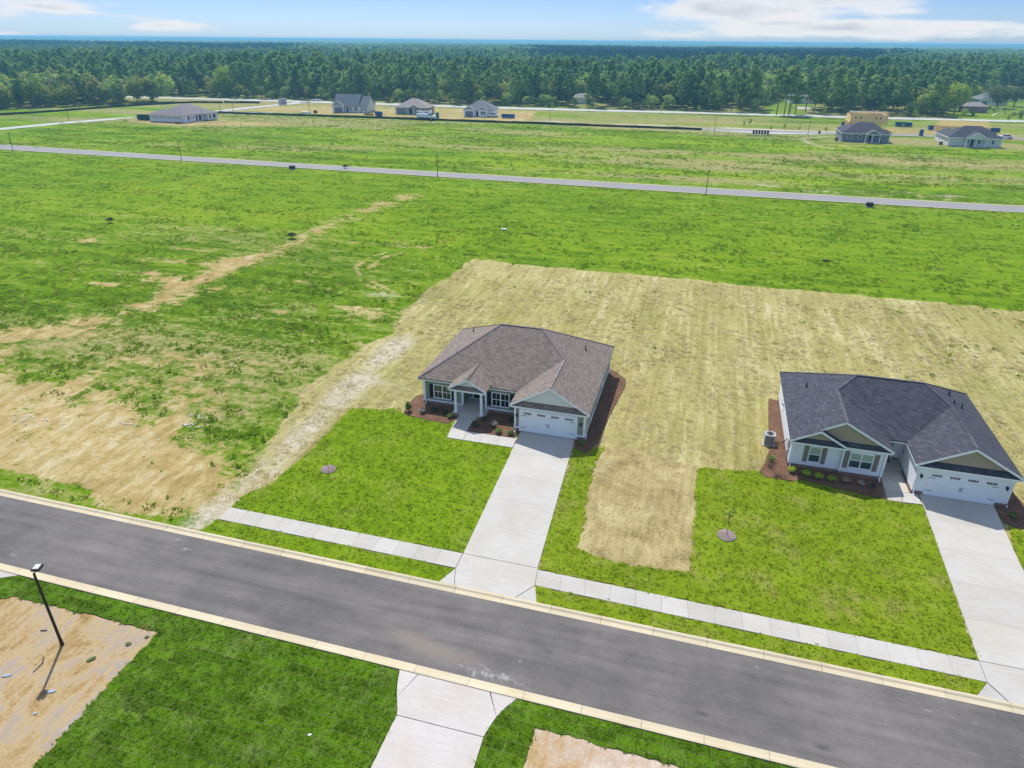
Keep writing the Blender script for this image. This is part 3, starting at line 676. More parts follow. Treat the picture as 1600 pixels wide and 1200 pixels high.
def mring(x, y, r, label):
    n = 26; mb = MB(); ring = []
    for k, (rr, zz) in enumerate(((1, -.03), (.97, .07), (.6, .13), (.2, .16))):
        ring.append([(x + cos(2 * pi * i / n) * r * rr * (1 + .06 * sin(i * 2.3)), y + sin(2 * pi * i / n) * r * rr * (1 + .05 * cos(i * 1.7)), zz + random.uniform(-.01, .01)) for i in range(n)])
    for a_, b_ in zip(ring, ring[1:]):
        for i in range(n): mb.poly([a_[i], a_[(i + 1) % n], b_[(i + 1) % n], b_[i]])
    mb.poly(ring[-1]); return props(mb.build('mulch_ring', M_MULCH2), label, None, None, 'stuff')
mring(-26.1, 39.75, .62, 'grey mulch ring round the thin sapling on the left lawn')
mring(4.4, 40.2, .66, 'grey mulch ring round the sapling on the right lawn')

# field road and farther roads
R2N = resamp([(-420, 182), (-216.2, 173.6), (-142.8, 171.0), (-82.8, 170.2), (-47.6, 169.9), (-.7, 169.5), (40, 169.4), (70, 169.8), (300, 176)], 40)
R2S = resamp([(-420, 173), (-207.5, 166.1), (-138.6, 165.3), (-80.3, 164.6), (-45.9, 164.0), (-.5, 163.0), (38.8, 163.0), (70, 163.6), (300, 170)], 40)
M_ASPH2 = mat('weathered_asphalt', col=(.285, .272, .268), rough=.9, var=.12, vscale=.1)
M_PAVE = mat('pale_pavement', col=(.50, .49, .47), rough=.9, var=.12, vscale=.05)
def off(P, d):
    r = []
    for i, p in enumerate(P):
        a_, b_ = P[max(0, i - 1)], P[min(len(P) - 1, i + 1)]; L = hypot(b_[0] - a_[0], b_[1] - a_[1]); r.append((p[0] - (b_[1] - a_[1]) / L * d, p[1] + (b_[0] - a_[0]) / L * d))
    return r
ribbon('field_road', R2S, R2N, .0, M_ASPH2, label='grey road crossing the field behind the houses')
ribbon('field_road_kerb', off(R2N, .0), off(R2N, .55), .04, M_CURB, label='pale kerb on the far side of the field road')
ribbon('field_road_kerb', off(R2S, -.4), R2S, .03, M_CURB, label='pale kerb on the near side of the field road')
R3 = resamp([(-262, 150), (-254, 200), (-250, 225), (-243, 246), (-236, 262), (-226, 284), (-222, 310), (-217, 335), (-214, 352)], 30)
ribbon('side_road', off(R3, 3.2), off(R3, -3.2), .0, M_PAVE, label='pale side road curving past the wrapped house to the highway')
R4 = resamp([(-224, 291), (-180, 291), (-120, 291.5), (-60, 293), (-4, 294.5), (40, 297), (80, 301), (130, 305), (300, 318)], 40)
ribbon('estate_road', off(R4, -3), off(R4, 2.6), .0, M_ASPH2, label='grey estate road running past the far houses')
ribbon('mailbox_lay_by', [(-2, 290.5), (6, 289), (14, 287), (22, 287), (34, 290), (42, 293)], [(-2, 292), (6, 292), (14, 292.2), (22, 292.6), (34, 293.5), (42, 294.2)], .012, M_PAVE, label='pale lay-by with the row of mailboxes')
HN = resamp([(-600, 330), (-287.9, 353.6), (-210.5, 360), (-101, 361.5), (-6.3, 369.5), (79.9, 374), (134.4, 380.6), (500, 440)], 50)
HS = resamp([(-600, 322), (-281.9, 346), (-204, 350), (-98, 351), (-6, 360), (78, 364.5), (131, 371), (500, 430)], 50)
ribbon('highway', HS, HN, .0, M_PAVE, label='pale two-lane highway along the edge of the woods')
# ------------------------------------------------------------------ house kit
def fbx(mb, face, pl, a0, a1, d0, d1, z0, z1):
    if face == 'y-': mb.box(a0, a1, pl - d1, pl - d0, z0, z1)
    elif face == 'y+': mb.box(a0, a1, pl + d0, pl + d1, z0, z1)
    elif face == 'x-': mb.box(pl - d1, pl - d0, a0, a1, z0, z1)
    else: mb.box(pl + d0, pl + d1, a0, a1, z0, z1)
    return mb
def window(T, off, face, pl, a0, a1, z0, z1, n=1, up=None, lo=None, muntin=False, fw=.085, frame=None, d=0):
    up = up or M_GLASS; lo = lo or M_GLASS
    mb = MB(off); zm = (z0 + z1) / 2; w = (a1 - a0) / n
    fbx(mb, face, pl, a0, a1, d, d + .05, z1 - fw, z1); fbx(mb, face, pl, a0, a1, d, d + .065, z0, z0 + fw)
    for i in range(n + 1):
        x = a0 + w * i; l, r = (x, x + fw) if i == 0 else ((x - fw, x) if i == n else (x - fw * .6, x + fw * .6))
        fbx(mb, face, pl, l, r, d, d + .048, z0 + fw, z1 - fw)
    for i in range(n):
        l = a0 + w * i + (fw if i == 0 else fw * .6); r = a0 + w * (i + 1) - (fw if i == n - 1 else fw * .6)
        fbx(mb, face, pl, l, r, d, d + .040, zm - .028, zm + .028)
        if muntin: fbx(mb, face, pl, (l + r) / 2 - .014, (l + r) / 2 + .014, d, d + .030, z0 + fw, zm - .028); fbx(mb, face, pl, (l + r) / 2 - .014, (l + r) / 2 + .014, d, d + .030, zm + .028, z1 - fw)
    o = mb.build('window', frame or M_TRIM, T)
    for i in range(n):
        l = a0 + w * i + (fw if i == 0 else fw * .6); r = a0 + w * (i + 1) - (fw if i == n - 1 else fw * .6)
        fbx(MB(off), face, pl, l, r, d - .03, d + .016, zm + .028, z1 - fw).build('pane', up, o)
        fbx(MB(off), face, pl, l, r, d - .03, d + .016, z0 + fw, zm - .028).build('pane', lo, o)
    return o
def shutter(T, off, pl, a0, a1, z0, z1, m):
    mb = MB(off); e = .045
    mb.box(a0, a0 + e, pl - .045, pl, z0, z1); mb.box(a1 - e, a1, pl - .045, pl, z0, z1); mb.box(a0 + e, a1 - e, pl - .043, pl, z0, z0 + .07); mb.box(a0 + e, a1 - e, pl - .043, pl, z1 - .07, z1)
    mb.box(a0 + e, a1 - e, pl - .02, pl, z0 + .07, z1 - .07)
    k = int((z1 - z0 - .14) / .09)
    for i in range(k): z = z0 + .08 + i * .09; mb.box(a0 + e, a1 - e, pl - .036, pl - .02, z, z + .055)
    return mb.build('shutter', m, T)
def wall_lamp(T, off, x, y, z):
    mb = MB(off); mb.box(x - .06, x + .06, y - .03, y, z - .12, z + .12); mb.beam((x, y - .03, z + .06), (x, y - .16, z + .12), .03, .03)
    mb.tube((x, y - .16, z - .16), (x, y - .16, z + .08), .05, .085, 6); mb.tube((x, y - .16, z + .08), (x, y - .16, z + .16), .09, .01, 6)
    o = mb.build('wall_lamp', M_BLACK, T)
    MB(off).tube((x, y - .16, z - .2), (x, y - .16, z - .161), .03, .05, 6).build('lamp_glass', M_BLIND, o); return o
def garage_door(T, off, x0, x1, z0, z1, y):
    mb = MB(off); sh = (z1 - z0) / 4
    for i in range(4):
        a, b = z0 + i * sh + .006, z0 + (i + 1) * sh - .006
        mb.box(x0, x1, y - .02, y + .02, a, b)
        if i < 3:
            w = (x1 - x0) / 8
            for k in range(8): mb.box(x0 + k * w + .07, x0 + (k + 1) * w - .07, y - .032, y - .02, a + .07, b - .05)
    d = mb.build('garage_door', M_GDOOR, T)
    w = (x1 - x0) / 4
    for k in range(4):
        for q in range(4):
            ww = .135; gap = .175; cx = x0 + (k + .5) * w + (q - 1.5) * gap; zc = z0 + 3.5 * sh
            MB(off).box(cx - ww / 2, cx + ww / 2, y - .028, y - .0205, zc - .09, zc + .09).build('window_pane', M_GLASS if (k + q) % 5 else M_HVAC, d)
    for (hx, hz, s) in ((x0 + .08, z0 + sh * 3.05, 1), (x0 + .08, z0 + sh * .85, 1), (x1 - .08, z0 + sh * 3.05, -1), (x1 - .08, z0 + sh * .85, -1)):
        mb = MB(off); mb.beam((hx, y - .04, hz), (hx + .36 * s, y - .04, hz), .014, .03); mb.beam((hx + .36 * s, y - .04, hz), (hx + .42 * s, y - .04, hz), .014, .06); mb.build('hinge', M_BLACK, d)
    for s in (-1, 1):
        cx = (x0 + x1) / 2 + s * .07; zc = z0 + sh * 1.75
        mb = MB(off); mb.beam((cx, y - .05, zc - .13), (cx, y - .05, zc + .13), .02, .03); mb.box(cx - .03, cx + .03, y - .045, y - .033, zc - .16, zc - .10); mb.box(cx - .03, cx + .03, y - .045, y - .033, zc + .10, zc + .16); mb.build('handle', M_BLACK, d)
    return d
def vent_pipe(T, off, x, y, z, h=.42):
    mb = MB(off); mb.tube((x, y, z - .1), (x, y, z + h), .05, .05, 8); mb.tube((x, y, z - .1), (x, y, z + .10), .14, .055, 8); mb.beam((x - .12, y, z + .02), (x + .12, y, z + .02), .3, .02)
    return mb.build('vent_pipe', M_BLACK, T)
def gable(T, off, xc, hw, y, ez, s, wall_y, pm, zb=None, fascia=.2, pent=None, ridgew=0):
    """gable front: panel, rake boards, pent strip. eave height ez at +-hw, front overhang at y, panel at wall_y"""
    pk = ez + s * hw; zb = zb if zb is not None else ez + .28
    h = (pk - .1 - zb) / s; mb = MB(off); mb.slab([(xc - h, wall_y, zb), (xc + h, wall_y, zb), (xc, wall_y, pk - .1)], .12, (0, 1, 0)); mb.build('gable_panel', pm, T)
    for sg in (-1, 1):
        mb = MB(off); a = (xc + sg * (hw + .02), y - .012, ez - .10); b = (xc, y - .012, pk - .10)
        mb.slab([(a[0], a[1], a[2] - .085), (b[0], b[1], b[2] - .095), (b[0], b[1], b[2] + .085), (a[0], a[1], a[2] + .085)] if sg < 0 else [(b[0], b[1], b[2] - .095), (a[0], a[1], a[2] - .085), (a[0], a[1], a[2] + .085), (b[0], b[1], b[2] + .085)], .03, (0, 1, 0)); mb.build('rake_board', M_TRIM, T)
    if pent:
        x0, x1 = pent[:2]; MB(off).slab([(x0, y + .02, ez - .10), (x1, y + .02, ez - .10), (x1 - .35, wall_y, zb), (x0 + .35, wall_y, zb)], .05).build('pent_roof', pent[2], T)
        MB(off).box(x0, x1, y + .03, y + .06, ez - .10 - fascia, ez - .105).build('fascia', M_TRIM, T)
        MB(off).box(x0 + .02, x1 - .02, y + .07, wall_y + .05, ez - .22, ez - .19).build('soffit', M_TRIM, T)
def fascia(T, off, p, q):
    MB(off).beam(p, q, .03, .17).build('fascia', M_TRIM, T)
def corner(T, off, x, y, z0, z1, w=.14):
    MB(off).box(x - w / 2, x + w / 2, y - .025, y + w - .025, z0, z1).build('corner_board', M_TRIM, T)

# ------------------------------------------------------------------ the sage green house
O = (-15.2, 55, 0)
T = thing('house', 'sage green one-storey house with brown shingle roof, white trim and black shutters', 'house', O)
sl = .59; ez = 2.78; xl, xr, yf, yb = -23.45, -7.0, 51.95, 64.35; yr = (yf + yb) / 2; zr = ez + sl * (yr - yf); rx0, rx1 = xl + yr - yf, xr - (yr - yf)
gxl, gxr, gyf = -13.9, -7.0, 49.45; gxc = (gxl + gxr) / 2; gz = ez + sl * (gxr - gxc)
th = .10
rf = MB(O)
rf.slab([(xl, yf, ez), (gxl, yf, ez), (gxc, yf + gxr - gxc, gz), (rx1, yr, zr), (rx0, yr, zr)], th)
rf.slab([(xr, gyf, ez), (xr, yb, ez), (rx1, yr, zr), (gxc, yf + gxr - gxc, gz), (gxc, gyf, gz)], th)
rf.slab([(gxl, gyf, ez), (gxc, gyf, gz), (gxc, yf + gxr - gxc, gz), (gxl, yf, ez)], th)
rf.slab([(xl, yb, ez), (xl, yf, ez), (rx0, yr, zr)], th); rf.slab([(xr, yb, ez), (xl, yb, ez), (rx0, yr, zr), (rx1, yr, zr)], th)
pxc, phw, pez, pyf = -18.17, 1.78, 2.95, 50.55; pz = pez + .58 * phw
yA = yf + (pez - ez) / sl; yB = yf + (pz - ez) / sl
rf.slab([(pxc - phw, pyf, pez), (pxc, pyf, pz), (pxc, yB + .05, pz), (pxc - phw, yA, pez)], .08); rf.slab([(pxc, pyf, pz), (pxc + phw, pyf, pez), (pxc + phw, yA, pez), (pxc, yB + .05, pz)], .08)
roof = rf.build('roof', M_ROOF1, T)
capm = mat('ridge_shingle', f_shingle((.19, .155, .148), (.235, .195, .185), (.28, .24, .23)), rough=.95)
cp = MB(O)
for a, b in (((xl, yf, ez), (rx0, yr, zr)), ((xl, yb, ez), (rx0, yr, zr)), ((rx0, yr, zr), (rx1, yr, zr)), ((xr, yb, ez), (rx1, yr, zr)), ((gxc, yf + gxr - gxc, gz), (rx1, yr, zr)), ((gxc, gyf, gz), (gxc, yf + gxr - gxc, gz)), ((pxc, pyf, pz), (pxc, yB, pz))):
    cp.beam((a[0], a[1], a[2] + .005), (b[0], b[1], b[2] - .004), .22, .02)
cp.build('ridge_cap', capm, roof)
wl, wr, wf, wb, gwf, gwl = -23.05, -7.35, 52.3, 64.0, 49.8, -13.55
rc0, rc1 = -19.2, -17.02    # entry recess
wmb = MB(O); zt = ez - .06
wmb.prism([(wl, wf), (rc0, wf), (rc0, 53.85), (rc1, 53.85), (rc1, wf), (gwl, wf), (gwl, gwf), (wr, gwf), (wr, wb), (wl, wb)], .42, zt - .12)
wmb.build('wall', M_GREEN, T)
fb = MB(O); fb.prism([(wl - .03, wf - .03), (rc0 + .0, wf - .03), (rc0, 53.8), (rc1, 53.8), (rc1, wf - .03), (gwl - .03, wf - .03), (gwl - .03, gwf - .03), (-13.0, gwf - .03), (-13.0, gwf + .3), (-8.15, gwf + .3), (-8.15, gwf - .03), (wr + .03, gwf - .03), (wr + .03, wb + .03), (wl - .03, wb + .03)], -.1, .36)
fb.build('foundation', M_BRICK, T)
tr = MB(O)
for (x0, x1, y0, y1) in ((wl - .05, rc0 + .02, wf - .05, wf - .0), (rc1, gwl, wf - .05, wf), (wr, wr + .05, gwf + .1, wb + .05), (wl - .05, wl, wf + .0, wb), (gwl - .05, -13.06, gwf - .05, gwf), (-8.08, wr + .05, gwf - .05, gwf)):
    MB(O).box(x0, x1, y0, y1, .36, .50).build('skirt_board', M_TRIM, T)
for (x, y) in ((wl + .05, wf - .01), (gwl + .05, gwf - .01), (wr - .07, gwf - .01), (rc0 - .02, wf - .01), (rc1 + .05, wf - .01)): corner(T, O, x, y, .5, zt - .12, .17)
for p, q in (((xl, yf + .02, ez - .13), (pxc - phw + .3, yf + .02, ez - .13)), ((pxc + phw - .2, yf + .02, ez - .13), (gxl, yf + .02, ez - .13)), ((gxl + .02, yf, ez - .13), (gxl + .02, gyf, ez - .13)), ((xr - .02, gyf, ez - .13), (xr - .02, yb, ez - .13)), ((xl + .02, yf, ez - .13), (xl + .02, yb, ez - .13)), ((xl, yb - .02, ez - .13), (xr, yb - .02, ez - .13))): fascia(T, O, p, q)
for q_ in ((xl + .05, gwl, yf + .051, wf), (wr, xr - .04, gwf, yb - .05), (gxl + .04, gwl, gwf, yf + .05), (xl + .05, wl, wf + .001, yb - .05)): MB(O).box(*q_, ez - .2, ez - .17).build('soffit', M_TRIM, T)
gable(T, O, gxc, (gxr - gxl) / 2, gyf, ez, sl, gwf - .02, M_PANEL, zb=3.08, pent=(gxl + .05, gxr - .05, M_ROOF1))
MB(O).box(gwl + .6, wr - .6, gwf - .004, gwf + .2, zt - .125, 3.06).build('wall_head', M_GREEN, T)
# porch
gable(T, O, pxc, phw, pyf, pez, .58, 50.84, M_PANEL, zb=3.14, pent=(pxc - phw + .05, pxc + phw - .05, M_ROOF1))
MB(O).box(pxc - 1.45, pxc + 1.45, 50.8, 51.0, 2.62, 2.86).box(pxc - 1.45, pxc - 1.25, 51.0, 52.3, 2.62, 2.86).box(pxc + 1.25, pxc + 1.45, 51.0, 52.3, 2.62, 2.86).build('porch_beam', M_TRIM, T)
MB(O).box(pxc - 1.25, pxc + 1.25, 51.0, 53.8, 2.80, 2.83).build('porch_ceiling', M_TRIM, T)
MB(O).box(rc0 + .01, rc1 - .01, wf - .02, 53.84, .10, .40).box(pxc - 1.5, pxc + 1.5, 50.65, wf - .025, .05, .40).build('porch_floor', M_CONC, T)
MB(O).box(pxc - .85, pxc + .85, 50.4, 50.645, -.05, .20).build('step', M_CONC, T)
MB(O).box(pxc - 1.53, pxc - .86, 50.6, 50.646, -.05, .36).build('porch_skirt', M_BRICK, T); MB(O).box(pxc + .86, pxc + 1.53, 50.6, 50.646, -.05, .36).build('porch_skirt', M_BRICK, T)
for sg in (-1, 1):
    x = pxc + sg * 1.22; MB(O).box(x - .10, x + .10, 50.82, 51.02, .40, 2.62).box(x - .14, x + .14, 50.78, 51.06, .405, .60).box(x - .13, x + .13, 50.79, 51.05, 2.5, 2.618).build('column', M_TRIM, T)
MB(O).box(-18.62, -17.62, 53.77, 53.84, .42, 2.50).build('door', M_BLACK, T)
MB(O).box(-18.75, -18.63, 53.76, 53.85, .41, 2.60).box(-17.61, -17.5, 53.76, 53.85, .41, 2.60).box(-18.75, -17.5, 53.755, 53.85, 2.505, 2.61).build('door_frame', M_TRIM, T)
MB(O).box(-19.15, -17.05, 53.73, 53.85, .402, .47).build('threshold', M_TRIM, T)
window(T, O, 'y-', wf, -22.06, -20.30, .72, 2.16, 2, M_GLASSG, M_GLASSG, True)
for a, b in ((-22.45, -22.10), (-20.26, -19.90)): shutter(T, O, wf, a, b, .74, 2.14, M_BLACK)
window(T, O, 'y-', wf, -16.42, -14.70, .74, 2.18, 2, M_GLASS, M_GLASS, True)
for a, b in ((-16.82, -16.46), (-14.66, -14.30)): shutter(T, O, wf, a, b, .76, 2.16, M_BLACK)
MB(O).box(-13.0, -8.15, gwf + .03, gwf + .06, .06, 2.2).build('door_reveal', M_BLACK, T)
MB(O).box(-13.14, -13.01, gwf - .035, gwf - .001, .06, 2.27).box(-8.14, -8.01, gwf - .035, gwf - .001, .06, 2.27).box(-13.14, -8.01, gwf - .036, gwf - .001, 2.16, 2.275).build('door_casing', M_TRIM, T)
garage_door(T, O, -13.0, -8.15, .06, 2.15, gwf - .003)
wall_lamp(T, O, -13.33, gwf - .002, 1.62); wall_lamp(T, O, -7.72, gwf - .002, 1.62)
vent_pipe(T, O, -20.85, 60.5, ez + sl * (-20.85 - xl)); vent_pipe(T, O, -9.25, 59.7, ez + sl * (xr + 9.25))
MB(O).box(wr + .002, wr + .16, 50.9, 51.25, 1.2, 1.9).box(wr + .002, wr + .09, 51.4, 51.65, 1.1, 1.7).tube((wr + .06, 51.05, .1), (wr + .06, 51.05, 1.2), .03).tube((wr + .06, 51.1, 1.9), (wr + .06, 51.1, 2.5), .025).build('electric_meter', M_METAL, T)
MB(O).box(wr + .002, wr + .10, 55.4, 55.6, .3, .6).tube((wr + .12, 55.5, .02), (wr + .12, 55.5, .5), .03).build('hose_bib', M_METAL, T)
window(T, O, 'x+', wr, 58.6, 59.5, 1.0, 2.2, 1)

for (x, y, e_) in ((-22.86, 52.24, 2.6), (-13.45, 49.74, 2.4), (-7.28, 63.7, 2.6), (-7.28, 50.3, 2.6)):
    MB(O).box(x - .04, x + .04, y - .06, y + .02, .12, e_).beam((x, y - .02, .14), (x, y - .3, .06), .08, .07).build('downspout', M_TRIM, T)
# ------------------------------------------------------------------ the white house
O = (16.7, 56, 0)
T = thing('house', 'white one-storey house with near-black shingle roof, taupe gables and taupe shutters', 'house', O)
sl = .545; ez = 2.78; xl, xr, yf, yb = 8.85, 24.6, 52.3, 62.9; yr = 57.6; zr = ez + sl * (yr - yf); rx0, rx1 = xl + yr - yf, xr - (yr - yf)
wx1, wyf = 16.35, 50.35; wxc = (xl + wx1) / 2; wz = ez + sl * (wxc - xl)
gxl, gxr, gyf = 17.6, 24.6, 49.05; gxc = (gxl + gxr) / 2; gz = ez + sl * (gxr - gxc)
sxc, shw, syf = 10.92, 2.07, 50.05; sz = ez + sl * shw
rf = MB(O); yv = yf + wxc - xl; yg = yf + gxr - gxc
rf.slab([(wx1, yf, ez), (gxl, yf, ez), (gxc, yg, gz), (rx1, yr, zr), (rx0, yr, zr), (wxc, yv, wz)], th)
rf.slab([(xl, yb, ez), (xl, wyf, ez), (wxc, wyf, wz), (wxc, yv, wz), (rx0, yr, zr)], th)
rf.slab([(wxc, wyf, wz), (wx1, wyf, ez), (wx1, yf, ez), (wxc, yv, wz)], th)
rf.slab([(gxl, gyf, ez), (gxc, gyf, gz), (gxc, yg, gz), (gxl, yf, ez)], th)
rf.slab([(xr, gyf, ez), (xr, yb, ez), (rx1, yr, zr), (gxc, yg, gz), (gxc, gyf, gz)], th)
rf.slab([(xr, yb, ez), (xl, yb, ez), (rx0, yr, zr), (rx1, yr, zr)], th)
# small front gable: left slope runs out flush with the big left slope
rf.slab([(xl, syf, ez), (sxc, syf, sz), (sxc, wyf + .0, sz), (xl, wyf, ez)], .08)
rf.slab([(sxc, syf, sz), (sxc + shw, syf, ez), (sxc + shw, wyf + .3, ez), (sxc, wyf + .3, sz)], .08)
roof = rf.build('roof', M_ROOF2, T)
capm2 = mat('ridge_shingle_black', f_shingle((.085, .085, .097), (.11, .108, .12), (.135, .13, .145)), rough=.95)
cp = MB(O)
for a, b in (((xl, yb, ez), (rx0, yr, zr)), ((wxc, yv, wz), (rx0, yr, zr)), ((wxc, wyf, wz), (wxc, yv, wz)), ((rx0, yr, zr), (rx1, yr, zr)), ((xr, yb, ez), (rx1, yr, zr)), ((gxc, yg, gz), (rx1, yr, zr)), ((gxc, gyf, gz), (gxc, yg, gz)), ((sxc, syf, sz), (sxc, wyf, sz))):
    cp.beam((a[0], a[1], a[2] + .005), (b[0], b[1], b[2] - .004), .22, .02)
cp.build('ridge_cap', capm2, roof)
wl, wr, wb, ww, wx, gwl, gwf = 9.15, 24.3, 62.6, 50.6, 16.05, 17.92, 49.4
wmb = MB(O); zt = ez - .06; zk = .30
wmb.prism([(wl, 50.75), (12.88, 50.75), (12.88, ww), (wx, ww), (wx, 54.0), (gwl, 54.0), (gwl, gwf), (wr, gwf), (wr, wb), (wl, wb)], zk, zt - .10)
wmb.build('wall', M_WHITE, T)
fb = MB(O); e = .025
fb.prism([(wl - e, 50.75 - e), (12.88 - e, 50.75 - e), (12.88 - e, ww - e), (wx + e, ww - e), (wx + e, 53.9), (gwl - e, 53.9), (gwl - e, gwf - e), (18.70, gwf - e), (18.70, gwf + .3), (23.5, gwf + .3), (23.5, gwf - e), (wr + e, gwf - e), (wr + e, wb + e), (wl - e, wb + e)], -.1, zk - .002)
fb.build('foundation', M_BRICK, T)
fs = ez - .13
for p, q in (((wx1, yf + .02, fs), (gxl, yf + .02, fs)), ((gxl + .02, yf, fs), (gxl + .02, gyf, fs)), ((wx1 - .02, yf, fs), (wx1 - .02, wyf, fs)), ((xr - .02, gyf, fs), (xr - .02, yb, fs)), ((xl + .02, syf, fs), (xl + .02, yb, fs)), ((xl, yb - .02, fs), (xr, yb - .02, fs))): fascia(T, O, p, q)
for q_ in ((xl + .05, wl, 50.4, yb - .05), (wr, xr - .04, gwf, yb - .05), (gxl + .04, gwl, gwf, yf + .05), (wx, wx1 - .04, ww, yf + .05), (wx, gwl, yf + .052, 54)): MB(O).box(*q_, ez - .2, ez - .17).build('soffit', M_TRIM, T)
gable(T, O, sxc, shw, syf, ez, sl, 50.30, M_TAUPE, zb=3.02, pent=(xl + .05, sxc + shw - .05, M_ROOF2))
gable(T, O, wxc, wxc - xl, wyf, ez, sl, ww - .02, M_TAUPE, zb=3.02, pent=(sxc + shw - .3, wx1 - .05, M_ROOF2))
gable(T, O, gxc, gxr - gxc, gyf, ez, sl, gwf - .02, M_TAUPE, zb=3.04, pent=(gxl + .05, gxr - .05, M_ROOF2))
MB(O).box(wl + .7, 12.3, 50.33, 50.9, zt - .099, 2.99).build('wall_head', M_WHITE, T); MB(O).box(13.3, wx - .7, ww, ww + .2, zt - .099, 2.99).build('wall_head', M_WHITE, T); MB(O).box(gwl + .6, wr - .6, gwf, gwf + .2, zt - .099, 3.0).build('wall_head', M_WHITE, T)
for (x, y) in ((wl + .05, 50.74), (12.95, ww - .01), (wx - .07, ww - .01), (gwl + .06, gwf - .01), (wr - .07, gwf - .01)): corner(T, O, x, y, zk, zt - .1, .14)
window(T, O, 'y-', 50.75, 10.50, 11.42, .66, 2.08, 1, M_BLIND, M_GLASSD, fw=.07)
for a, b in ((10.12, 10.46), (11.46, 11.80)): shutter(T, O, 50.75, a, b, .62, 2.10, M_TAUPE2)
window(T, O, 'y-', ww, 13.44, 15.16, .76, 2.16, 2, M_BLIND, M_GLASSD, fw=.07)
for a, b in ((13.06, 13.40), (15.20, 15.54)): shutter(T, O, ww, a, b, .70, 2.20, M_TAUPE2)
MB(O).box(wx + .005, gwl - .005, 52.32, 53.995, .05, .20).build('entry_floor', M_CONC, T)
MB(O).box(16.35, 17.25, 53.90, 53.98, .21, 2.30).build('door', M_TAUPE2, T)
MB(O).box(16.25, 16.345, 53.89, 53.99, .205, 2.40).box(17.255, 17.35, 53.89, 53.99, .205, 2.40).box(16.25, 17.35, 53.885, 53.99, 2.305, 2.41).build('door_frame', M_TRIM, T)
MB(O).box(gwl - .05, gwl - .002, 53.2, 53.32, 1.3, 1.5).build('wall_lamp', M_BLACK, T)
MB(O).box(18.70, 23.5, gwf + .03, gwf + .06, .05, 2.12).build('door_reveal', M_TRIM, T)
garage_door(T, O, 18.68, 23.50, .05, 2.10, gwf - .003)
wall_lamp(T, O, 18.25, gwf - .002, 1.68); wall_lamp(T, O, 23.92, gwf - .002, 1.68)
vent_pipe(T, O, 10.6, 58.2, ez + sl * (10.6 - xl)); vent_pipe(T, O, 21.7, 58.6, ez + sl * (xr - 21.7)); vent_pipe(T, O, 22.3, 57.0, ez + sl * (xr - 22.3)); vent_pipe(T, O, 21.7, 57.1, ez + sl * (xr - 21.7), .3)
em = MB(O); xw = wl - .002
em.box(xw - .16, xw, 51.5, 51.85, 1.25, 1.95); em.box(xw - .10, xw, 52.0, 52.25, 1.2, 1.7); em.box(xw - .1, xw, 51.6, 51.85, .5, .95)
em.tube((xw - .06, 51.66, -.05), (xw - .06, 51.66, 1.25), .028); em.tube((xw - .06, 51.7, 1.95), (xw - .06, 51.7, 2.5), .028); em.tube((xw - .06, 52.1, .4), (xw - .06, 52.1, 1.2), .02); em.build('electric_meter', M_METAL, T)
MB(O).tube((xw - .05, 51.3, .05), (xw - .07, 51.35, .6), .03).tube((xw - .07, 51.35, .6), (xw - .05, 51.5, .85), .03).build('conduit', M_METAL, T)
# window on the long left wall
window(T, O, 'x-', wl, 58.4, 59.3, 1.0, 2.1, 1, M_BLIND, M_GLASSD)
for (x, y) in ((9.3, 50.68), (15.9, 50.54), (18.05, 49.33), (24.36, 49.6)):
    MB(O).box(x - .04, x + .04, y - .06, y + .02, .12, 2.6).beam((x, y - .02, .14), (x, y - .3, .06), .08, .07).build('downspout', M_TRIM, T)
# door mat: lies loose in the entry
props(MB().box(16.3, 17.15, 53.25, 53.75, .204, .225).build('door_mat', mat('dark_red_mat', col=(.10, .02, .015))), 'dark red door mat in the entry of the white house', 'door mat')
# air conditioner
A = thing('air_conditioner', 'grey cylinder-cornered air conditioner beside the white house wall', 'air conditioner', (7.85, 53.95, 0))
MB().box(-.5, .5, -.5, .5, -.03, .06).build('pad', M_CONC, A)
MB().prism([(cos(t) * .42 if abs(cos(t)) < .9 else .42 * np.sign(cos(t)), sin(t) * .42 if abs(sin(t)) < .9 else .42 * np.sign(sin(t))) for t in [i * pi / 8 for i in range(16)]], .07, .88).build('grille', M_HVAC, A)
cb = MB()
for k in range(14):
    z = .12 + k * .055; 
    for sx, sy in ((0, -1), (0, 1), (1, 0), (-1, 0)):
        if sx: cb.box(sx * .425 - .006, sx * .425 + .006, -.30, .30, z, z + .014)
        else: cb.box(-.30, .30, sy * .425 - .006, sy * .425 + .006, z, z + .014)
for sx in (-1, 1):
    for sy in (-1, 1): cb.tube((sx * .36, sy * .36, .07), (sx * .36, sy * .36, .88), .05)
cb.build('louvre', M_METAL, A)
lid = MB().prism([(.45 * (abs(cos(t)) ** .5) * np.sign(cos(t)), .45 * (abs(sin(t)) ** .5) * np.sign(sin(t))) for t in [i * pi / 12 + .001 for i in range(24)]], .88, .95).build('lid', M_METAL, A)
mb = MB(); 
for r in (.30, .22, .14): 
    for i in range(20): a, b = 2 * pi * i / 20, 2 * pi * (i + 1) / 20; mb.beam((r * cos(a), r * sin(a), .965), (r * cos(b), r * sin(b), .965), .018, .018)
for i in range(8): a = 2 * pi * i / 8; mb.beam((0, 0, .972), (.31 * cos(a), .31 * sin(a), .972), .016, .016)
mb.build('fan_guard', M_BLACK, lid)
mb = MB(); mb.tube((.35, -.1, .18), (.75, .1, .12), .035); mb.tube((.75, .1, .12), (1.05, -.3, .35), .035); mb.tube((1.05, -.3, .35), (1.29, -.6, 1.0), .035); mb.build('line_set', M_BLACK, A)
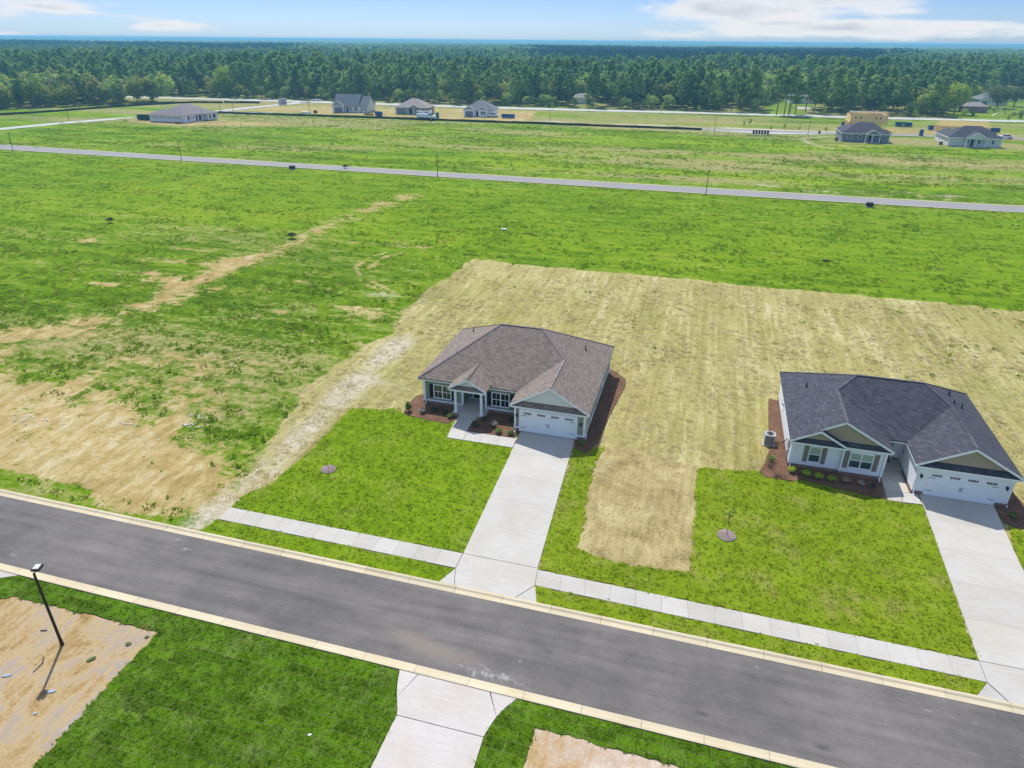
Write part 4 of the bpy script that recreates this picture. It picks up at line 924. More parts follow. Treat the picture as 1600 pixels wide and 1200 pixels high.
# ------------------------------------------------------------------ leaves, shrubs, saplings
def leafcloud(n, size, shape, outward=.6, seed=1, flat=.0):
    """n leaf clumps (quads) inside points drawn by shape(rng,n) -> (N,3), centre list for normals"""
    r = np.random.default_rng(seed); P, C = shape(r, n); nn = P - C; nn /= (np.linalg.norm(nn, axis=1, keepdims=True) + 1e-6)
    rd = r.normal(size=(n, 3)); rd /= np.linalg.norm(rd, axis=1, keepdims=True); N = nn * outward + rd * (1 - outward); N[:, 2] += .15
    N /= np.linalg.norm(N, axis=1, keepdims=True)
    t = np.cross(N, r.normal(size=(n, 3))); t /= np.linalg.norm(t, axis=1, keepdims=True); b = np.cross(N, t)
    s = size * (.6 + .8 * r.random((n, 1)))
    a = [P - t * s * .5, P + b * s * .32 - t * s * .05, P + t * s * .5 - N * s * .1, P - b * s * .34 + t * s * .05]
    V = np.stack(a, 1).reshape(-1, 3); F = np.arange(4 * n).reshape(-1, 4)
    return V, F
def shrub_shape(r_, h, holes=.0):
    def f(r, n):
        d = r.normal(size=(n, 3)); d /= np.linalg.norm(d, axis=1, keepdims=True); d[:, 2] = np.abs(d[:, 2])
        k = 6; ang = r.random(k) * 6.28; cc = np.stack([np.cos(ang) * r_ * .45, np.sin(ang) * r_ * .45, np.full(k, h * .45) + r.random(k) * h * .15], 1)
        w = r.integers(0, k, n); P = cc[w] + d * np.array([r_ * .6, r_ * .6, h * .5]) * (.55 + .45 * r.random((n, 1)) ** .5)
        P[:, 2] = np.maximum(P[:, 2], .04); return P, np.array([0, 0, h * .3])[None]
    return f
SHM = {}
def shrub(x, y, r, h, m, label, name='shrub', cat='shrub', n=420, size=.10, group='shrubs in the mulch beds'):
    key = (round(r, 2), round(h, 2), m.name, n)
    T = thing(name, label, cat, (x, y, .03), random.random() * 6, group)
    if key not in SHM:
        V_, F_ = leafcloud(n, size, shrub_shape(r, h), .5, 5 + len(SHM)); SHM[key] = nmesh('foliage', V_, F_, m)
        mb = MB()
        for i in range(6): a = i * 1.05; mb.tube((0, 0, 0), (cos(a) * r * .5, sin(a) * r * .5, h * .7), .018, .008, 5)
        me_ = bpy.data.meshes.new('stem'); me_.from_pydata(mb.v, [], mb.f); me_.materials.append(M_BARK); SHM[key, 's'] = me_
    for nm, me_ in (('foliage', SHM[key]), ('stem', SHM[key, 's'])):
        o = bpy.data.objects.new(nm, me_); COL.objects.link(o); o.parent = T
    return T
gG, gW = 'shrubs round the sage green house', 'shrubs round the white house'
shrub(-23.85, 50.35, .34, .62, M_SHRUBG, 'upright bright green shrub in the mulch left of the green house corner', n=500, group=gG)
shrub(-23.85, 50.33, .20, 1.05, M_SHRUBG, 'taller narrow green shrub at the outer end of the left mulch bed', n=360, group=gG)
for x, y, r, h, m, l in ((-22.5, 50.45, .34, .42, M_SHRUBP, 'pale twiggy shrub at the left corner of the green house'), (-21.5, 50.9, .36, .4, M_SHRUBD, 'dark shrub in shade under the left shutter of the green house'), (-20.55, 50.9, .36, .4, M_SHRUBD, 'dark shrub in shade under the olive windows of the green house'),
    (-19.65, 50.3, .34, .42, M_SHRUBG, 'green shrub left of the porch step of the green house'), (-17.0, 49.45, .32, .4, M_SHRUBD, 'dark shrub by the right side of the front walk'), (-16.6, 50.6, .3, .4, M_SHRUBD, 'dark shrub against the right side of the porch'), (-15.45, 49.85, .34, .55, M_SHRUBP, 'pale loose shrub in the middle of the bed before the dark windows'),
    (-14.75, 48.95, .36, .42, M_SHRUBG, 'green tufted shrub at the sunny edge of the right-hand bed'), (-13.7, 49.0, .32, .4, M_SHRUBG, 'yellow-green shrub by the garage corner of the green house'), (-14.2, 51.2, .3, .38, M_SHRUBD, 'dark shrub in the shade beside the green garage wall'), (-7.45, 49.1, .3, .36, M_SHRUBG, 'small green shrub at the right front corner of the green garage')):
    shrub(x, y, r, h, m, l, group=gG)
for k, (x, y) in enumerate(((9.35, 49.75), (10.42, 49.55), (11.3, 49.35), (12.3, 49.3))):
    shrub(x, y, .36, .5, M_SHRUBY, ['golden yellow-green shrub at the left corner of the white house, in sun', 'golden shrub under the left taupe shutter of the white house', 'golden shrub under the single window of the white house', 'golden shrub below the corner where the white front steps forward'][k], n=520, group=gW)
for k, (x, y) in enumerate(((13.35, 49.5), (14.4, 49.4), (15.2, 49.35))):
    shrub(x, y, .32 - k * .03, .4, M_SHRUBP if k < 2 else M_SHRUBD, ['pale twiggy shrub below the left shutter of the double window', 'pale twiggy shrub below the middle of the double window', 'small darker shrub nearest the entry walk of the white house'][k], n=300, group=gW)
shrub(24.4, 48.1, .3, .36, M_SHRUBG, 'small green shrub at the right corner of the white garage', group=gW)
shrub(7.95, 51.0, .42, .5, M_SHRUBG, 'loose low green plant behind the air conditioner bed end', n=110, size=.13, group=gW)
def bare_bush(x, y, label):
    T = thing('bare_shrub', label, 'shrub', (x, y, .02)); mb = MB()
    for i in range(40):
        a = random.random() * 6.28; r = .25 + random.random() * .45; h = .08 + random.random() * .3; p = (cos(a) * r * .5, sin(a) * r * .5, h * .8)
        mb.tube((0, 0, 0), p, .012, .009, 4, False); mb.tube(p, (cos(a + .4) * r, sin(a + .4) * r, h), .009, .004, 4, False)
    mb.build('branch', M_BARK, T, kind='stuff')
bare_bush(8.3, 48.75, 'bare brown twiggy shrub at the lawn corner of the white house bed')
bare_bush(7.75, 50.1, 'thin upright bare shrub along the left bed of the white house')
def sapling(x, y, h, label, leaves=12, m=None):
    T = thing('sapling', label, 'tree', (x, y, .1)); mb = MB(); p = (0, 0, 0); L = []
    for i in range(6):
        q = (p[0] + random.uniform(-.03, .03), p[1] + random.uniform(-.03, .03), h * (i + 1) / 6); mb.tube(p, q, .022 - i * .003, .019 - i * .003, 6); p = q
        if i > 1:
            for k in range(4):
                a = random.random() * 6.28; e = (p[0] + cos(a) * .28, p[1] + sin(a) * .28, p[2] + .22); mb.tube(p, e, .008, .004, 4, False); L.append(e)
    mb.build('trunk', M_BARK, T)
    L = np.array(L)
    def f(r, n): w = r.integers(0, len(L), n); return L[w] + r.normal(size=(n, 3)) * .10, L.mean(0)[None] * np.array([[1, 1, .8]])
    V_, F_ = leafcloud(leaves, .10, f, .3, 4); o = bpy.data.objects.new('crown', nmesh('crown', V_, F_, m or M_SHRUBD)); COL.objects.link(o); o.parent = T
sapling(-26.1, 39.75, 2.3, 'thin nearly bare sapling in the grey mulch ring on the left lawn', 30)
sapling(4.4, 40.2, 1.9, 'thin sapling with a few dark leaves in the right mulch ring', 90)

# ------------------------------------------------------------------ street lamps
def lamp(x, y, h, label, rot=0, detail=True):
    T = thing('street_lamp', label, 'street lamp', (x, y, -.03), rot, 'dark street lamps of the estate')
    MB().tube((0, 0, 0), (0, 0, h), .085, .065, 10).tube((0, 0, 0), (0, 0, .5), .11, .09, 10).tube((0, 0, h - .05), (0, 0, h + .12), .05, .05, 8).build('pole', M_DKMET, T)
    hd = MB(); hd.beam((0, 0, h + .06), (.34, 0, h + .06), .07, .05); hd.prism([(.12, -.22), (.62, -.20), (.66, 0), (.62, .20), (.12, .22)], h + .09, h + .22).build('lamp_head', M_DKMET, T, bevel=.015)
    MB().box(.18, .56, -.15, .15, h + .223, h + .25).build('heat_sink', M_METAL, T); MB().box(.2, .58, -.14, .14, h + .07, h + .088).build('lens', M_BLIND, T)
lamp(-31.68, 19.85, 5.15, 'nearest dark street lamp, standing on the bare clay plot', 1.9)
lamp(-200.5, 164.5, 5, 'street lamp at the left end of the field road', 1.6)
lamp(-141.5, 164.8, 4.9, 'street lamp on the field road, second from the left edge', 1.6)
lamp(-65.1, 163.6, 5.3, 'street lamp on the field road near the middle of the picture', 1.6)
lamp(-.1, 162.2, 5.1, 'street lamp on the field road, farthest right', 1.6)
for (u, v, h, l) in ((108, 188, 5, 'street lamp beside the side road, left of the wrapped house'), (345, 176, 4.8, 'street lamp by the side road, right of the wrapped house'), (365, 177, 4.8, 'street lamp at the bend of the side road'), (484, 178, 5, 'street lamp standing left of the slate-roofed house'), (632, 188, 5, 'street lamp at the silt fence before the tan-roofed house'), (859, 194, 5, 'street lamp on the silt fence right of the dumpster'), (1116, 206, 5, 'street lamp left of the mailboxes'), (1262, 211, 5.4, 'street lamp right of the mailboxes, before the grey house')):
    x, y = gp(u, v); lamp(x, y, h, l, 1.6)

# ------------------------------------------------------------------ litter on the clay plot and in the fields
def scrap(name, x, y, l, w, rot, m, label, cat, z=.0, th=.03):
    n = 9; mb = MB(); P = [(cos(2 * pi * i / n) * l / 2 * random.uniform(.8, 1.1), sin(2 * pi * i / n) * w / 2 * random.uniform(.75, 1.15)) for i in range(n)]
    mb.prism(P, 0, th); o = mb.build(name, m); o.location = (x, y, z); o.rotation_euler = (random.uniform(-.08, .08), random.uniform(-.08, .08), rot); return props(o, label, cat)
scrap('plastic_sheet', -32.75, 17.35, .55, .22, .5, M_PLASTIC, 'grey-blue plastic scrap on the clay at the left edge', 'litter')
scrap('plastic_sheet', -29.65, 17.2, .5, .22, .5, M_PLASTIC, 'grey-blue plastic scrap beside the shadow of the lamp head', 'litter')
scrap('plastic_sheet', -29.3, 15.95, .2, .16, .2, M_PLASTIC, 'small pale plastic scrap low on the clay plot', 'litter')
scrap('sod_piece', -29.3, 19.45, .5, .28, .9, M_SOD, 'dry green sod scrap in the middle of the clay plot', 'turf scrap', th=.05)
scrap('sod_piece', -28.15, 20.9, .34, .26, .4, M_SOD, 'sod scrap near the right corner of the clay plot', 'turf scrap', th=.05)
scrap('sod_piece', -27.5, 21.6, .24, .16, .8, M_SOD, 'smallest sod scrap beside the sod edge at the clay corner', 'turf scrap', th=.05)
scrap('red_rag', -28.25, 22.25, .14, .09, 0, M_RED, 'bit of red cloth at the top edge of the clay plot', 'litter')
scrap('red_rag', -27.9, 22.15, .12, .06, .5, M_RED, 'second bit of red tape nearer the clay corner', 'litter')
mb = MB(); mb.tube((0, 0, .03), (.3, -.35, .05), .035, .03, 6); mb.tube((.3, -.35, .05), (.32, -.95, .03), .03, .02, 6); props(mb.build('stick', M_BARK, loc=(-31.9, 18.85, 0)), 'bent dark stick lying on the clay left of the lamp shadow', 'stick')
mb = MB(); mb.tube((0, 0, .03), (.35, .12, .03), .03, .03, 6); props(mb.build('stick', M_BARK, loc=(-33.7, 20.3, 0)), 'short dark stick on the upper left of the clay plot', 'stick')
scrap('wood_offcut', -15.35, 18.7, .22, .1, .4, M_TRIM, 'small white scrap on the dark sod left of the driveway', 'litter', .02)
def rubble(x, y, s, label):
    mb = MB(); rr = random.Random(int(x * 100))
    for q in range(int(16 * s)):
        a, d, r_ = rr.random() * 6.28, rr.random() ** .7, rr.uniform(.04, .13); cx, cy = cos(a) * d * s * 1.1, sin(a) * d * s * .45
        P = [(cx + cos(t) * r_ * rr.uniform(.7, 1.3), cy + sin(t) * r_ * rr.uniform(.6, 1.0)) for t in (0, 1.1, 2.2, 3.3, 4.3, 5.3)]; mb.prism(P, -.1, rr.uniform(-.01, .05))
    o = mb.build('rubble', mat('grey_rubble', col=(.52, .47, .40), rough=.9, var=.5, vscale=3), loc=(x, y, 0)); props(o, label, None, None, 'stuff')
for k, (u, v, s) in enumerate(((200, 663, .9), (225, 686, 1.3), (45, 655, 1.8), (310, 650, 1.0), (300, 663, 1.2))):
    x, y = gp(u, v); rubble(x, y, s, ['upper of two pale grey rubble heaps in the middle of the clay', 'lower of two pale grey rubble heaps in the middle of the clay', 'wide pale rubble heap at the far left of the clay', 'pale rubble heap where clay meets grass, upper one', 'pale rubble heap just below the upper one at the grass edge'][k])
for k, (u, v) in enumerate(((457, 264), (1358, 323), (787, 359), (1290, 408))):
    x, y = gp(u, v)
    if k < 2:
        T = thing('utility_box', ['dark green utility box left of the middle field lamp', 'dark utility box by the field road at the right'][k], 'utility box', (x, y, 0), 0, 'utility boxes by the field road')
        MB().box(-.75, .75, -.6, .6, -.05, .1).build('plinth', M_CONC, T); MB().box(-.65, .65, -.5, .5, .1, .75).build('cabinet', M_DKMET, T, bevel=.04); MB().box(-.7, .7, -.55, .55, .75, .84).build('cover', M_BLACK, T)
    else: scrap('paper_scrap' if k == 2 else 'clod', x, y, 1.2, .5, 0, M_TRIM if k == 2 else M_SILT, ['', '', 'white scrap lying in the middle of the green field', 'dark clod in the green field above the straw yard'][k], 'litter' if k == 2 else 'clod', 0, .2)

# ------------------------------------------------------------------ far houses
def hip(mb, x0, x1, y0, y1, z, s, d=None):
    """hip roof on a rectangle (long side x if wider)"""
    w, l = x1 - x0, y1 - y0
    if w >= l: h = l / 2; a, b = (x0 + h, y0 + h, z + s * h), (x1 - h, y0 + h, z + s * h); q = [((x0, y0, z), (x1, y0, z), b, a), ((x1, y0, z), (x1, y1, z), b), ((x1, y1, z), (x0, y1, z), a, b), ((x0, y1, z), (x0, y0, z), a)]
    else: h = w / 2; a, b = (x0 + h, y0 + h, z + s * h), (x0 + h, y1 - h, z + s * h); q = [((x0, y0, z), (x1, y0, z), a), ((x1, y0, z), (x1, y1, z), b, a), ((x1, y1, z), (x0, y1, z), b), ((x0, y1, z), (x0, y0, z), a, b)]
    for p in q: mb.slab(list(p), .1)
def gabr(mb, x0, x1, y0, y1, z, s, axis='y'):
    if axis == 'y': c = (x0 + x1) / 2; h = z + s * (x1 - x0) / 2; mb.slab([(x0, y0, z), (c, y0, h), (c, y1, h), (x0, y1, z)], .1); mb.slab([(c, y0, h), (x1, y0, z), (x1, y1, z), (c, y1, h)], .1)
    else: c = (y0 + y1) / 2; h = z + s * (y1 - y0) / 2; mb.slab([(x0, y0, z), (x1, y0, z), (x1, c, h), (x0, c, h)], .1); mb.slab([(x0, c, h), (x1, c, h), (x1, y1, z), (x0, y1, z)], .1)
def tri(T, xc, hw, y, z, s, m, t=.1): MB().slab([(xc - hw, y, z), (xc + hw, y, z), (xc, y, z + s * hw)], t, (0, 1, 0)).build('gable_panel', m, T); 
def rakes(T, xc, hw, y, z, s, m=None):
    MB().beam((xc - hw, y, z - .06), (xc, y, z - .06 + s * hw), .06, .22).build('rake_board', m or M_TRIM, T); MB().beam((xc + hw, y, z - .06), (xc, y, z - .06 + s * hw), .06, .22).build('rake_board', m or M_TRIM, T)
Z3 = (0, 0, 0)
gH = 'houses of the estate beyond the fields'
# slate-blue side-gabled house
T = thing('house', 'cream house with slate-blue side-gabled roof, leftmost of the three beyond the silt fence', 'house', (-172.2, 305.5, 0), radians(9), gH)
MB().box(0, 16.2, .8, 12.5, 0, 2.9).build('wall', M_CREAM, T); MB().box(0, 5.4, -.6, .79, 0, 2.9).build('garage_wall', M_CREAM, T)
mb = MB(); gabr(mb, -.3, 12.2, -.1, 13, 2.85, .72, 'x'); gabr(mb, 12.22, 16.6, .3, 12.9, 2.83, .62, 'x'); gabr(mb, -.35, 5.7, -1, 6, 2.9, .68, 'y'); mb.build('roof', M_ROOF_BLUE, T)
MB().slab([(16.2, .8, 2.9), (16.2, 12.5, 2.9), (16.2, 6.65, 6.5)], .1, (-1, 0, 0)).build('gable_panel', M_CREAM, T); tri(T, 2.7, 2.7, -.6, 2.9, .66, M_GREIGE); rakes(T, 2.68, 3.05, -1.02, 2.9, .68)
MB().box(.9, 4.7, -.66, -.605, .05, 2.3).build('garage_door', M_GREYS, T)
for x in (6.2, 9.6, 12.4): MB().box(x - .13, x + .13, .0, .26, 0, 2.85).build('column', M_TRIM, T)
for a, b in ((7.6, 8.6), (10.2, 11.2), (13.2, 14.0), (14.8, 15.6)): window(T, Z3, 'y-', .8, a, b, .9, 2.2, 1, fw=.1)
MB().box(6.1, 7.0, .74, .79, .05, 2.2).build('door', M_BLACK, T)
# tan-roofed brick house
T = thing('house', 'brick house with pale tan hip roof behind the white bucket truck', 'house', (-142, 308.2, 0), radians(4), gH)
MB().box(0, 14.6, 1, 11.5, 0, 2.9).build('wall', M_GREIGE, T); MB().box(0, 5.6, 0, .99, 0, 2.9).build('garage_wall', M_GREIGE, T); MB().box(14.61, 14.9, 1, 11.5, 0, 2.9).build('side_wall', mat('far_brick', col=(.36, .24, .18), var=.15), T)
mb = MB(); hip(mb, -.4, 15.3, -.3, 12, 2.85, .56); gabr(mb, 6.8, 11.2, -.3, 5, 2.9, .55); mb.build('roof', M_ROOF_TAN, T); tri(T, 9.0, 2.1, -.2, 2.9, .5, M_GREIGE); MB().box(.9, 4.7, -.06, -.005, .05, 2.3).build('garage_door', M_GREYS, T)
for x in (6.0, 8.8, 11.8): MB().box(x - .13, x + .13, .1, .36, 0, 2.85).build('column', M_TRIM, T)
MB().box(6.4, 7.4, .94, .99, .05, 2.2).build('door', M_BLACK, T)
for a, b in ((8.8, 9.6), (9.9, 10.7), (12.2, 13.4)): window(T, Z3, 'y-', 1, a, b, .9, 2.2, 1, fw=.1)
window(T, Z3, 'x+', 14.9, 5, 6.2, .9, 2.2, 1, fw=.1)
# white house with grey hip roof
T = thing('house', 'white house with grey hip roof left of the blue dumpster', 'house', (-108.9, 308.3, 0), radians(7), gH)
MB().box(0, 13.4, 1.2, 12, 0, 2.9).build('wall', M_WHITE, T); MB().box(0, 4.8, -.4, 1.19, 0, 2.9).build('garage_wall', M_WHITE, T); MB().box(6.6, 10.6, .2, 1.19, 0, 2.9).build('bay_wall', M_WHITE, T)
mb = MB(); hip(mb, -.4, 13.8, .8, 12.5, 2.85, .62); gabr(mb, -.4, 5.2, -.8, 6, 2.9, .6); gabr(mb, 6.2, 11, -.2, 5, 2.9, .55); mb.build('roof', M_ROOF_GREY, T)
tri(T, 2.4, 2.3, -.4, 2.9, .58, M_GREIGE); tri(T, 8.6, 1.9, .2, 2.9, .52, M_GREIGE); rakes(T, 2.4, 2.8, -.82, 2.9, .6); rakes(T, 8.6, 2.4, -.22, 2.9, .55)
MB().box(.7, 4.2, -.46, -.405, .05, 2.3).build('garage_door', M_GREYS, T); window(T, Z3, 'y-', .2, 7.5, 9.8, .8, 2.3, 3, fw=.1); MB().box(5.4, 6.3, 1.13, 1.19, .05, 2.2).build('door', M_BLACK, T)
# wrapped unfinished house
T = thing('house', 'unfinished house in white wrap with mauve roof at the left', 'house', (-221, 244.4, 0), radians(-3), gH)
MB().box(0, 17.2, 0, 11, .3, 2.9).build('wall', M_WRAP, T); MB().box(-.05, 17.25, -.05, 11.05, 0, .29).build('foundation', M_GREIGE, T); MB().box(10, 19.2, 11.01, 17, .3, 2.9).build('wing_wall', M_WRAP, T)
mb = MB(); hip(mb, 4, 17.6, -.4, 17.5, 2.85, .52); hip(mb, -.4, 12, -.4, 8.4, 2.83, .45); hip(mb, 9.6, 19.6, 9, 17.4, 2.82, .45); mb.build('roof', M_ROOF_PURP, T)
MB().box(-.38, 17.58, -.42, -.39, 2.62, 2.84).build('fascia', M_WOOD, T)
M_PRINT = mat('dark_wrap_print', col=(.10, .11, .17), rough=.6)
for k in range(11): MB().box(.9 + k * 1.42, 1.55 + k * 1.42, -.025, -.003, 1.5, 2.05).build('printed_mark', M_PRINT, T)
for k in range(14): MB().box(.5 + k * 1.15, .62 + k * 1.15, -.02, -.003, .8, .9).build('printed_mark', M_PRINT, T)
for y0, y1, z0, z1 in ((2, 2.8, .9, 2.4), (6.5, 7.3, .4, 2.4), (8.2, 9.4, .4, 2.4)): MB().box(17.22, 17.24, y0, y1, z0, z1).build('opening', M_BLACK, T)
for y0, y1 in ((12.0, 12.9), (14.2, 15.6)): MB().box(19.21, 19.23, y0, y1, .9, 2.3).build('opening', M_BLACK, T)
for k in range(4): MB().box(17.222, 17.24, 3.4 + k * .8, 3.8 + k * .8, 1.6, 2.1).build('printed_mark', M_PRINT, T)
for k in range(3):
    o = MB().box(-1.6, 1.6, -.55, .55, 0, .25).build('lumber_stack', M_WOOD); o.location = (-199.5 + k * 2.6, 248 + k * 3.2, 0); o.rotation_euler[2] = .5 + k * .3; props(o, ['pale lumber stack nearest the wrapped house', 'pale lumber stack in the middle right of the wrapped house', 'pale lumber stack farthest right of the wrapped house'][k], 'lumber')
props(MB().box(-1, 1, -.5, .5, 0, .7).build('pallet_stack', M_RUST, loc=(-205.5, 241.5, 0)), 'low dark pallet stack at the corner of the wrapped house', 'pallets')
# blue-grey house seen from behind
def porch_house(origin, rot, label, wm, rm, w=15.2, cream=False):
    T = thing('house', label, 'house', origin, rot, gH)
    MB().box(0, w, 0, 10.8, 0, 2.85).build('wall', wm, T); MB().box(0, 5.6, 10.81, 15.5, 0, 2.85).build('wing_wall', wm, T)
    mb = MB(); hip(mb, -.45, w + .45, -.45, 11.25, 2.8, .56); hip(mb, -.45, 6.1, 5, 16, 2.78, .54)
    px0, px1 = (7.0, 12.2) if not cream else (4.4, 11); pc = (px0 + px1) / 2; gabr(mb, px0, px1, -2.4, 5, 2.8, .56); mb.build('roof', rm, T)
    tri(T, pc, (px1 - px0) / 2 - .3, -2.25, 2.86, .54, wm); rakes(T, pc, (px1 - px0) / 2 + .02, -2.43, 2.8, .56)
    for x in ([px0 + .4, pc, px1 - .4]): MB().box(x - .1, x + .1, -2.2, -2.0, .1, 2.85).build('column', M_TRIM, T)
    MB().box(px0 + .2, px1 - .2, -2.3, -.01, -.05, .1).build('porch_floor', M_CONC, T); MB().box(px0 + .3, px1 - .3, -2.2, -2.0, 2.6, 2.84).build('porch_beam', M_TRIM, T)
    MB().beam((-.45, -.46, 2.7), (px0, -.46, 2.7), .04, .2).build('fascia', M_TRIM, T); MB().beam((px1, -.46, 2.7), (w + .45, -.46, 2.7), .04, .2).build('fascia', M_TRIM, T); MB().beam((-.46, -.45, 2.7), (-.46, 16, 2.7), .04, .2).build('fascia', M_TRIM, T)
    for x in (.08, w - .08): MB().box(x - .09, x + .09, -.04, -.002, 0, 2.7).build('corner_board', M_TRIM, T)
    for a, b, n in ((1.8, 3.6, 2), (5.4, 6.4, 1), (13.0, 14.0, 1)) if not cream else ((5.2, 6.2, 1), (12.8, 13.8, 1)): window(T, Z3, 'y-', 0, a, b, .9, 2.25, n, fw=.11)
    MB().box(pc - 1.0 , pc - .1, -.05, -.002, .12, 2.3).build('door', M_BLACK, T); MB().box(pc - 1.15, pc - 1.01, -.06, -.002, .1, 2.4).build('door_frame', M_TRIM, T); MB().box(pc - .09, pc + .05, -.06, -.002, .1, 2.4).build('door_frame', M_TRIM, T)
    if cream: window(T, Z3, 'y-', 0, pc + .9, pc + 1.9, .9, 2.25, 1, fw=.11)
    for k in range(3): window(T, Z3, 'x-', 0, 3 + k * 3.2, 4 + k * 3.2, .9, 2.1, 1, fw=.1)
    return T
porch_house((42.8, 272.8, 0), radians(-1), 'blue-grey house with dark hip roof and a gabled back porch', M_GREYS, M_ROOF2)
porch_house((76.0, 272.0, 0), radians(1), 'white house with dark hip roof and wide gabled back porch, at the right', M_CREAM, M_ROOF2, 15.8, True)
for k, (x, y) in enumerate(((41.5, 274), (74.6, 274.5))):
    T = thing('air_conditioner', ['dark air conditioner at the left corner of the blue-grey house', 'dark air conditioner at the left corner of the far white house'][k], 'air conditioner', (x, y, 0))
    MB().box(-.5, .5, -.5, .5, 0, .9).build('case', M_HVAC, T, bevel=.05); MB().box(-.52, .52, -.52, .52, .905, .97).build('lid', M_DKMET, T)
# timber frames
def frame_house(origin, w, d, label, two=False):
    T = thing('unfinished_house', label, 'house frame', origin, 0, 'timber-framed houses under construction'); H1 = 2.75
    def stud(face, pl, a0, a1, z0, z1):
        k = int((a1 - a0) / .6)
        for i in range(k + 1):
            a = a0 + (a1 - a0) * i / k; fbx(MB(), face, pl, a - .045, a + .045, 0, .1, z0, z1).build('stud', M_WOOD, T)
    def plates(z):
        for y in (0, d): MB().box(0, w, y - .1, y, z, z + .12).build('plate', M_WOOD, T)
        for x in (0, w): MB().box(x - .05, x + .05, 0, d - .1, z, z + .118).build('plate', M_WOOD, T)
    MB().box(-.2, w + .2, -.3, d + .2, -.05, .1).build('floor_slab', M_CONC, T)
    stud('y-', 0, 0, w, .1, H1); stud('x-', 0, .3, d, .1, H1); stud('y-', d * .5, 1, w - 1, .1, H1); plates(H1)
    if two:
        MB().box(-.15, w + .15, -.3, d + .1, H1 + .13, H1 + .42).build('floor_deck', M_OSB, T)
        MB().box(0, w, -.05, .0, H1 + .43, H1 + 2.9).build('sheathing', M_OSB, T); MB().box(-.02, .03, .06, d, .1, H1 + 2.9).build('sheathing', M_OSB, T); MB().box(w - .03, w + .02, .06, d, H1 + .43, H1 + 2.9).build('sheathing', M_OSB, T)
        for a in (1.6, 3.4, 9.0, 10.6): MB().box(a, a + .5, -.07, -.055, H1 + 1.5, H1 + 2.3).build('opening', M_BARK, T)
        z = H1 + 2.92
        MB().box(-.1, w + .1, -.12, .04, z, z + .14).build('plate', M_WOOD, T); MB().box(-.1, w + .1, d - .1, d + .04, z, z + .14).build('plate', M_WOOD, T)
        n = 20
        for i in range(n + 1):
            x = w * i / n; MB().beam((x, 0, z + .2), (x, d * .5, z + .7), .05, .14).build('rafter', M_WOOD, T)
        MB().box(-.1, w + .1, d * .5 - .05, d * .5 + .1, z + .65, z + 1.0).build('ridge_beam', M_TRIM, T)
        MB().box(0.4, w * .55, -.06, .0, .1 + 1.6, H1).build('sheathing', M_OSB, T)
    else:
        n = 26
        for i in range(n + 1):
            x = w * i / n; T2 = MB(); c = d * .5; hz = H1 + 1.9
            T2.beam((x, -.4, H1 + .15), (x, c, hz), .05, .12); T2.beam((x, c, hz), (x, d + .4, H1 + .15), .05, .12); T2.beam((x, 0, H1 + .18), (x, d, H1 + .18), .05, .1); T2.beam((x, c * .5, H1 + .2), (x, c, hz), .04, .08); T2.beam((x, c * .5, H1 + .2), (x, c * .5, H1 + 1.0), .04, .08)
            T2.build('truss', M_WOOD, T)
        MB().box(w * .2, w * .62, -.06, -.01, H1 - .6, H1 + .1).build('header', M_OSB, T); MB().box(0, w * .18, -.05, -.01, .1, H1).build('sheathing', M_OSB, T); MB().box(w * .8, w, -.05, -.01, .1, H1).build('sheathing', M_OSB, T)
        MB().box(.0, w, c - .02, c + .02, H1 + 1.5, H1 + 1.62).build('brace', M_WOOD, T)
frame_house((50.6, 311, 0), 13.4, 10, 'two-storey golden timber frame behind the blue-grey house', True)
frame_house((82.8, 309, 0), 16.4, 10, 'single-storey timber frame with trusses behind the far white house')
# houses among the woods
def wood_house(x, y, rot, w, d, wm, rm, label, gab=True, s=.5):
    T = thing('house', label, 'house', (x, y, 0), rot, 'old houses among the trees')
    MB().box(-w / 2, w / 2, -d / 2, d / 2, 0, 2.9).build('wall', wm, T); mb = MB(); hip(mb, -w / 2 - .4, w / 2 + .4, -d / 2 - .4, d / 2 + .4, 2.85, s)
    if gab: gabr(mb, -w / 2 - .4, -w / 2 + 5.6, -d / 2 - 2.4, 0, 2.86, s)
    mb.build('roof', rm, T)
    if gab: MB().box(-w / 2, -w / 2 + 5.2, -d / 2 - 2, -d / 2 - .01, 0, 2.9).build('wing_wall', wm, T); tri(T, -w / 2 + 2.6, 2.6, -d / 2 - 2.0, 2.9, s, wm); MB().box(-w / 2 + .8, -w / 2 + 4.4, -d / 2 - 2.06, -d / 2 - 2.01, .05, 2.3).build('garage_door', M_GREYS, T)
    for a in (1.5, 4.0): window(T, Z3, 'y-', -d / 2, a, a + 1.2, .9, 2.2, 1, fw=.1)
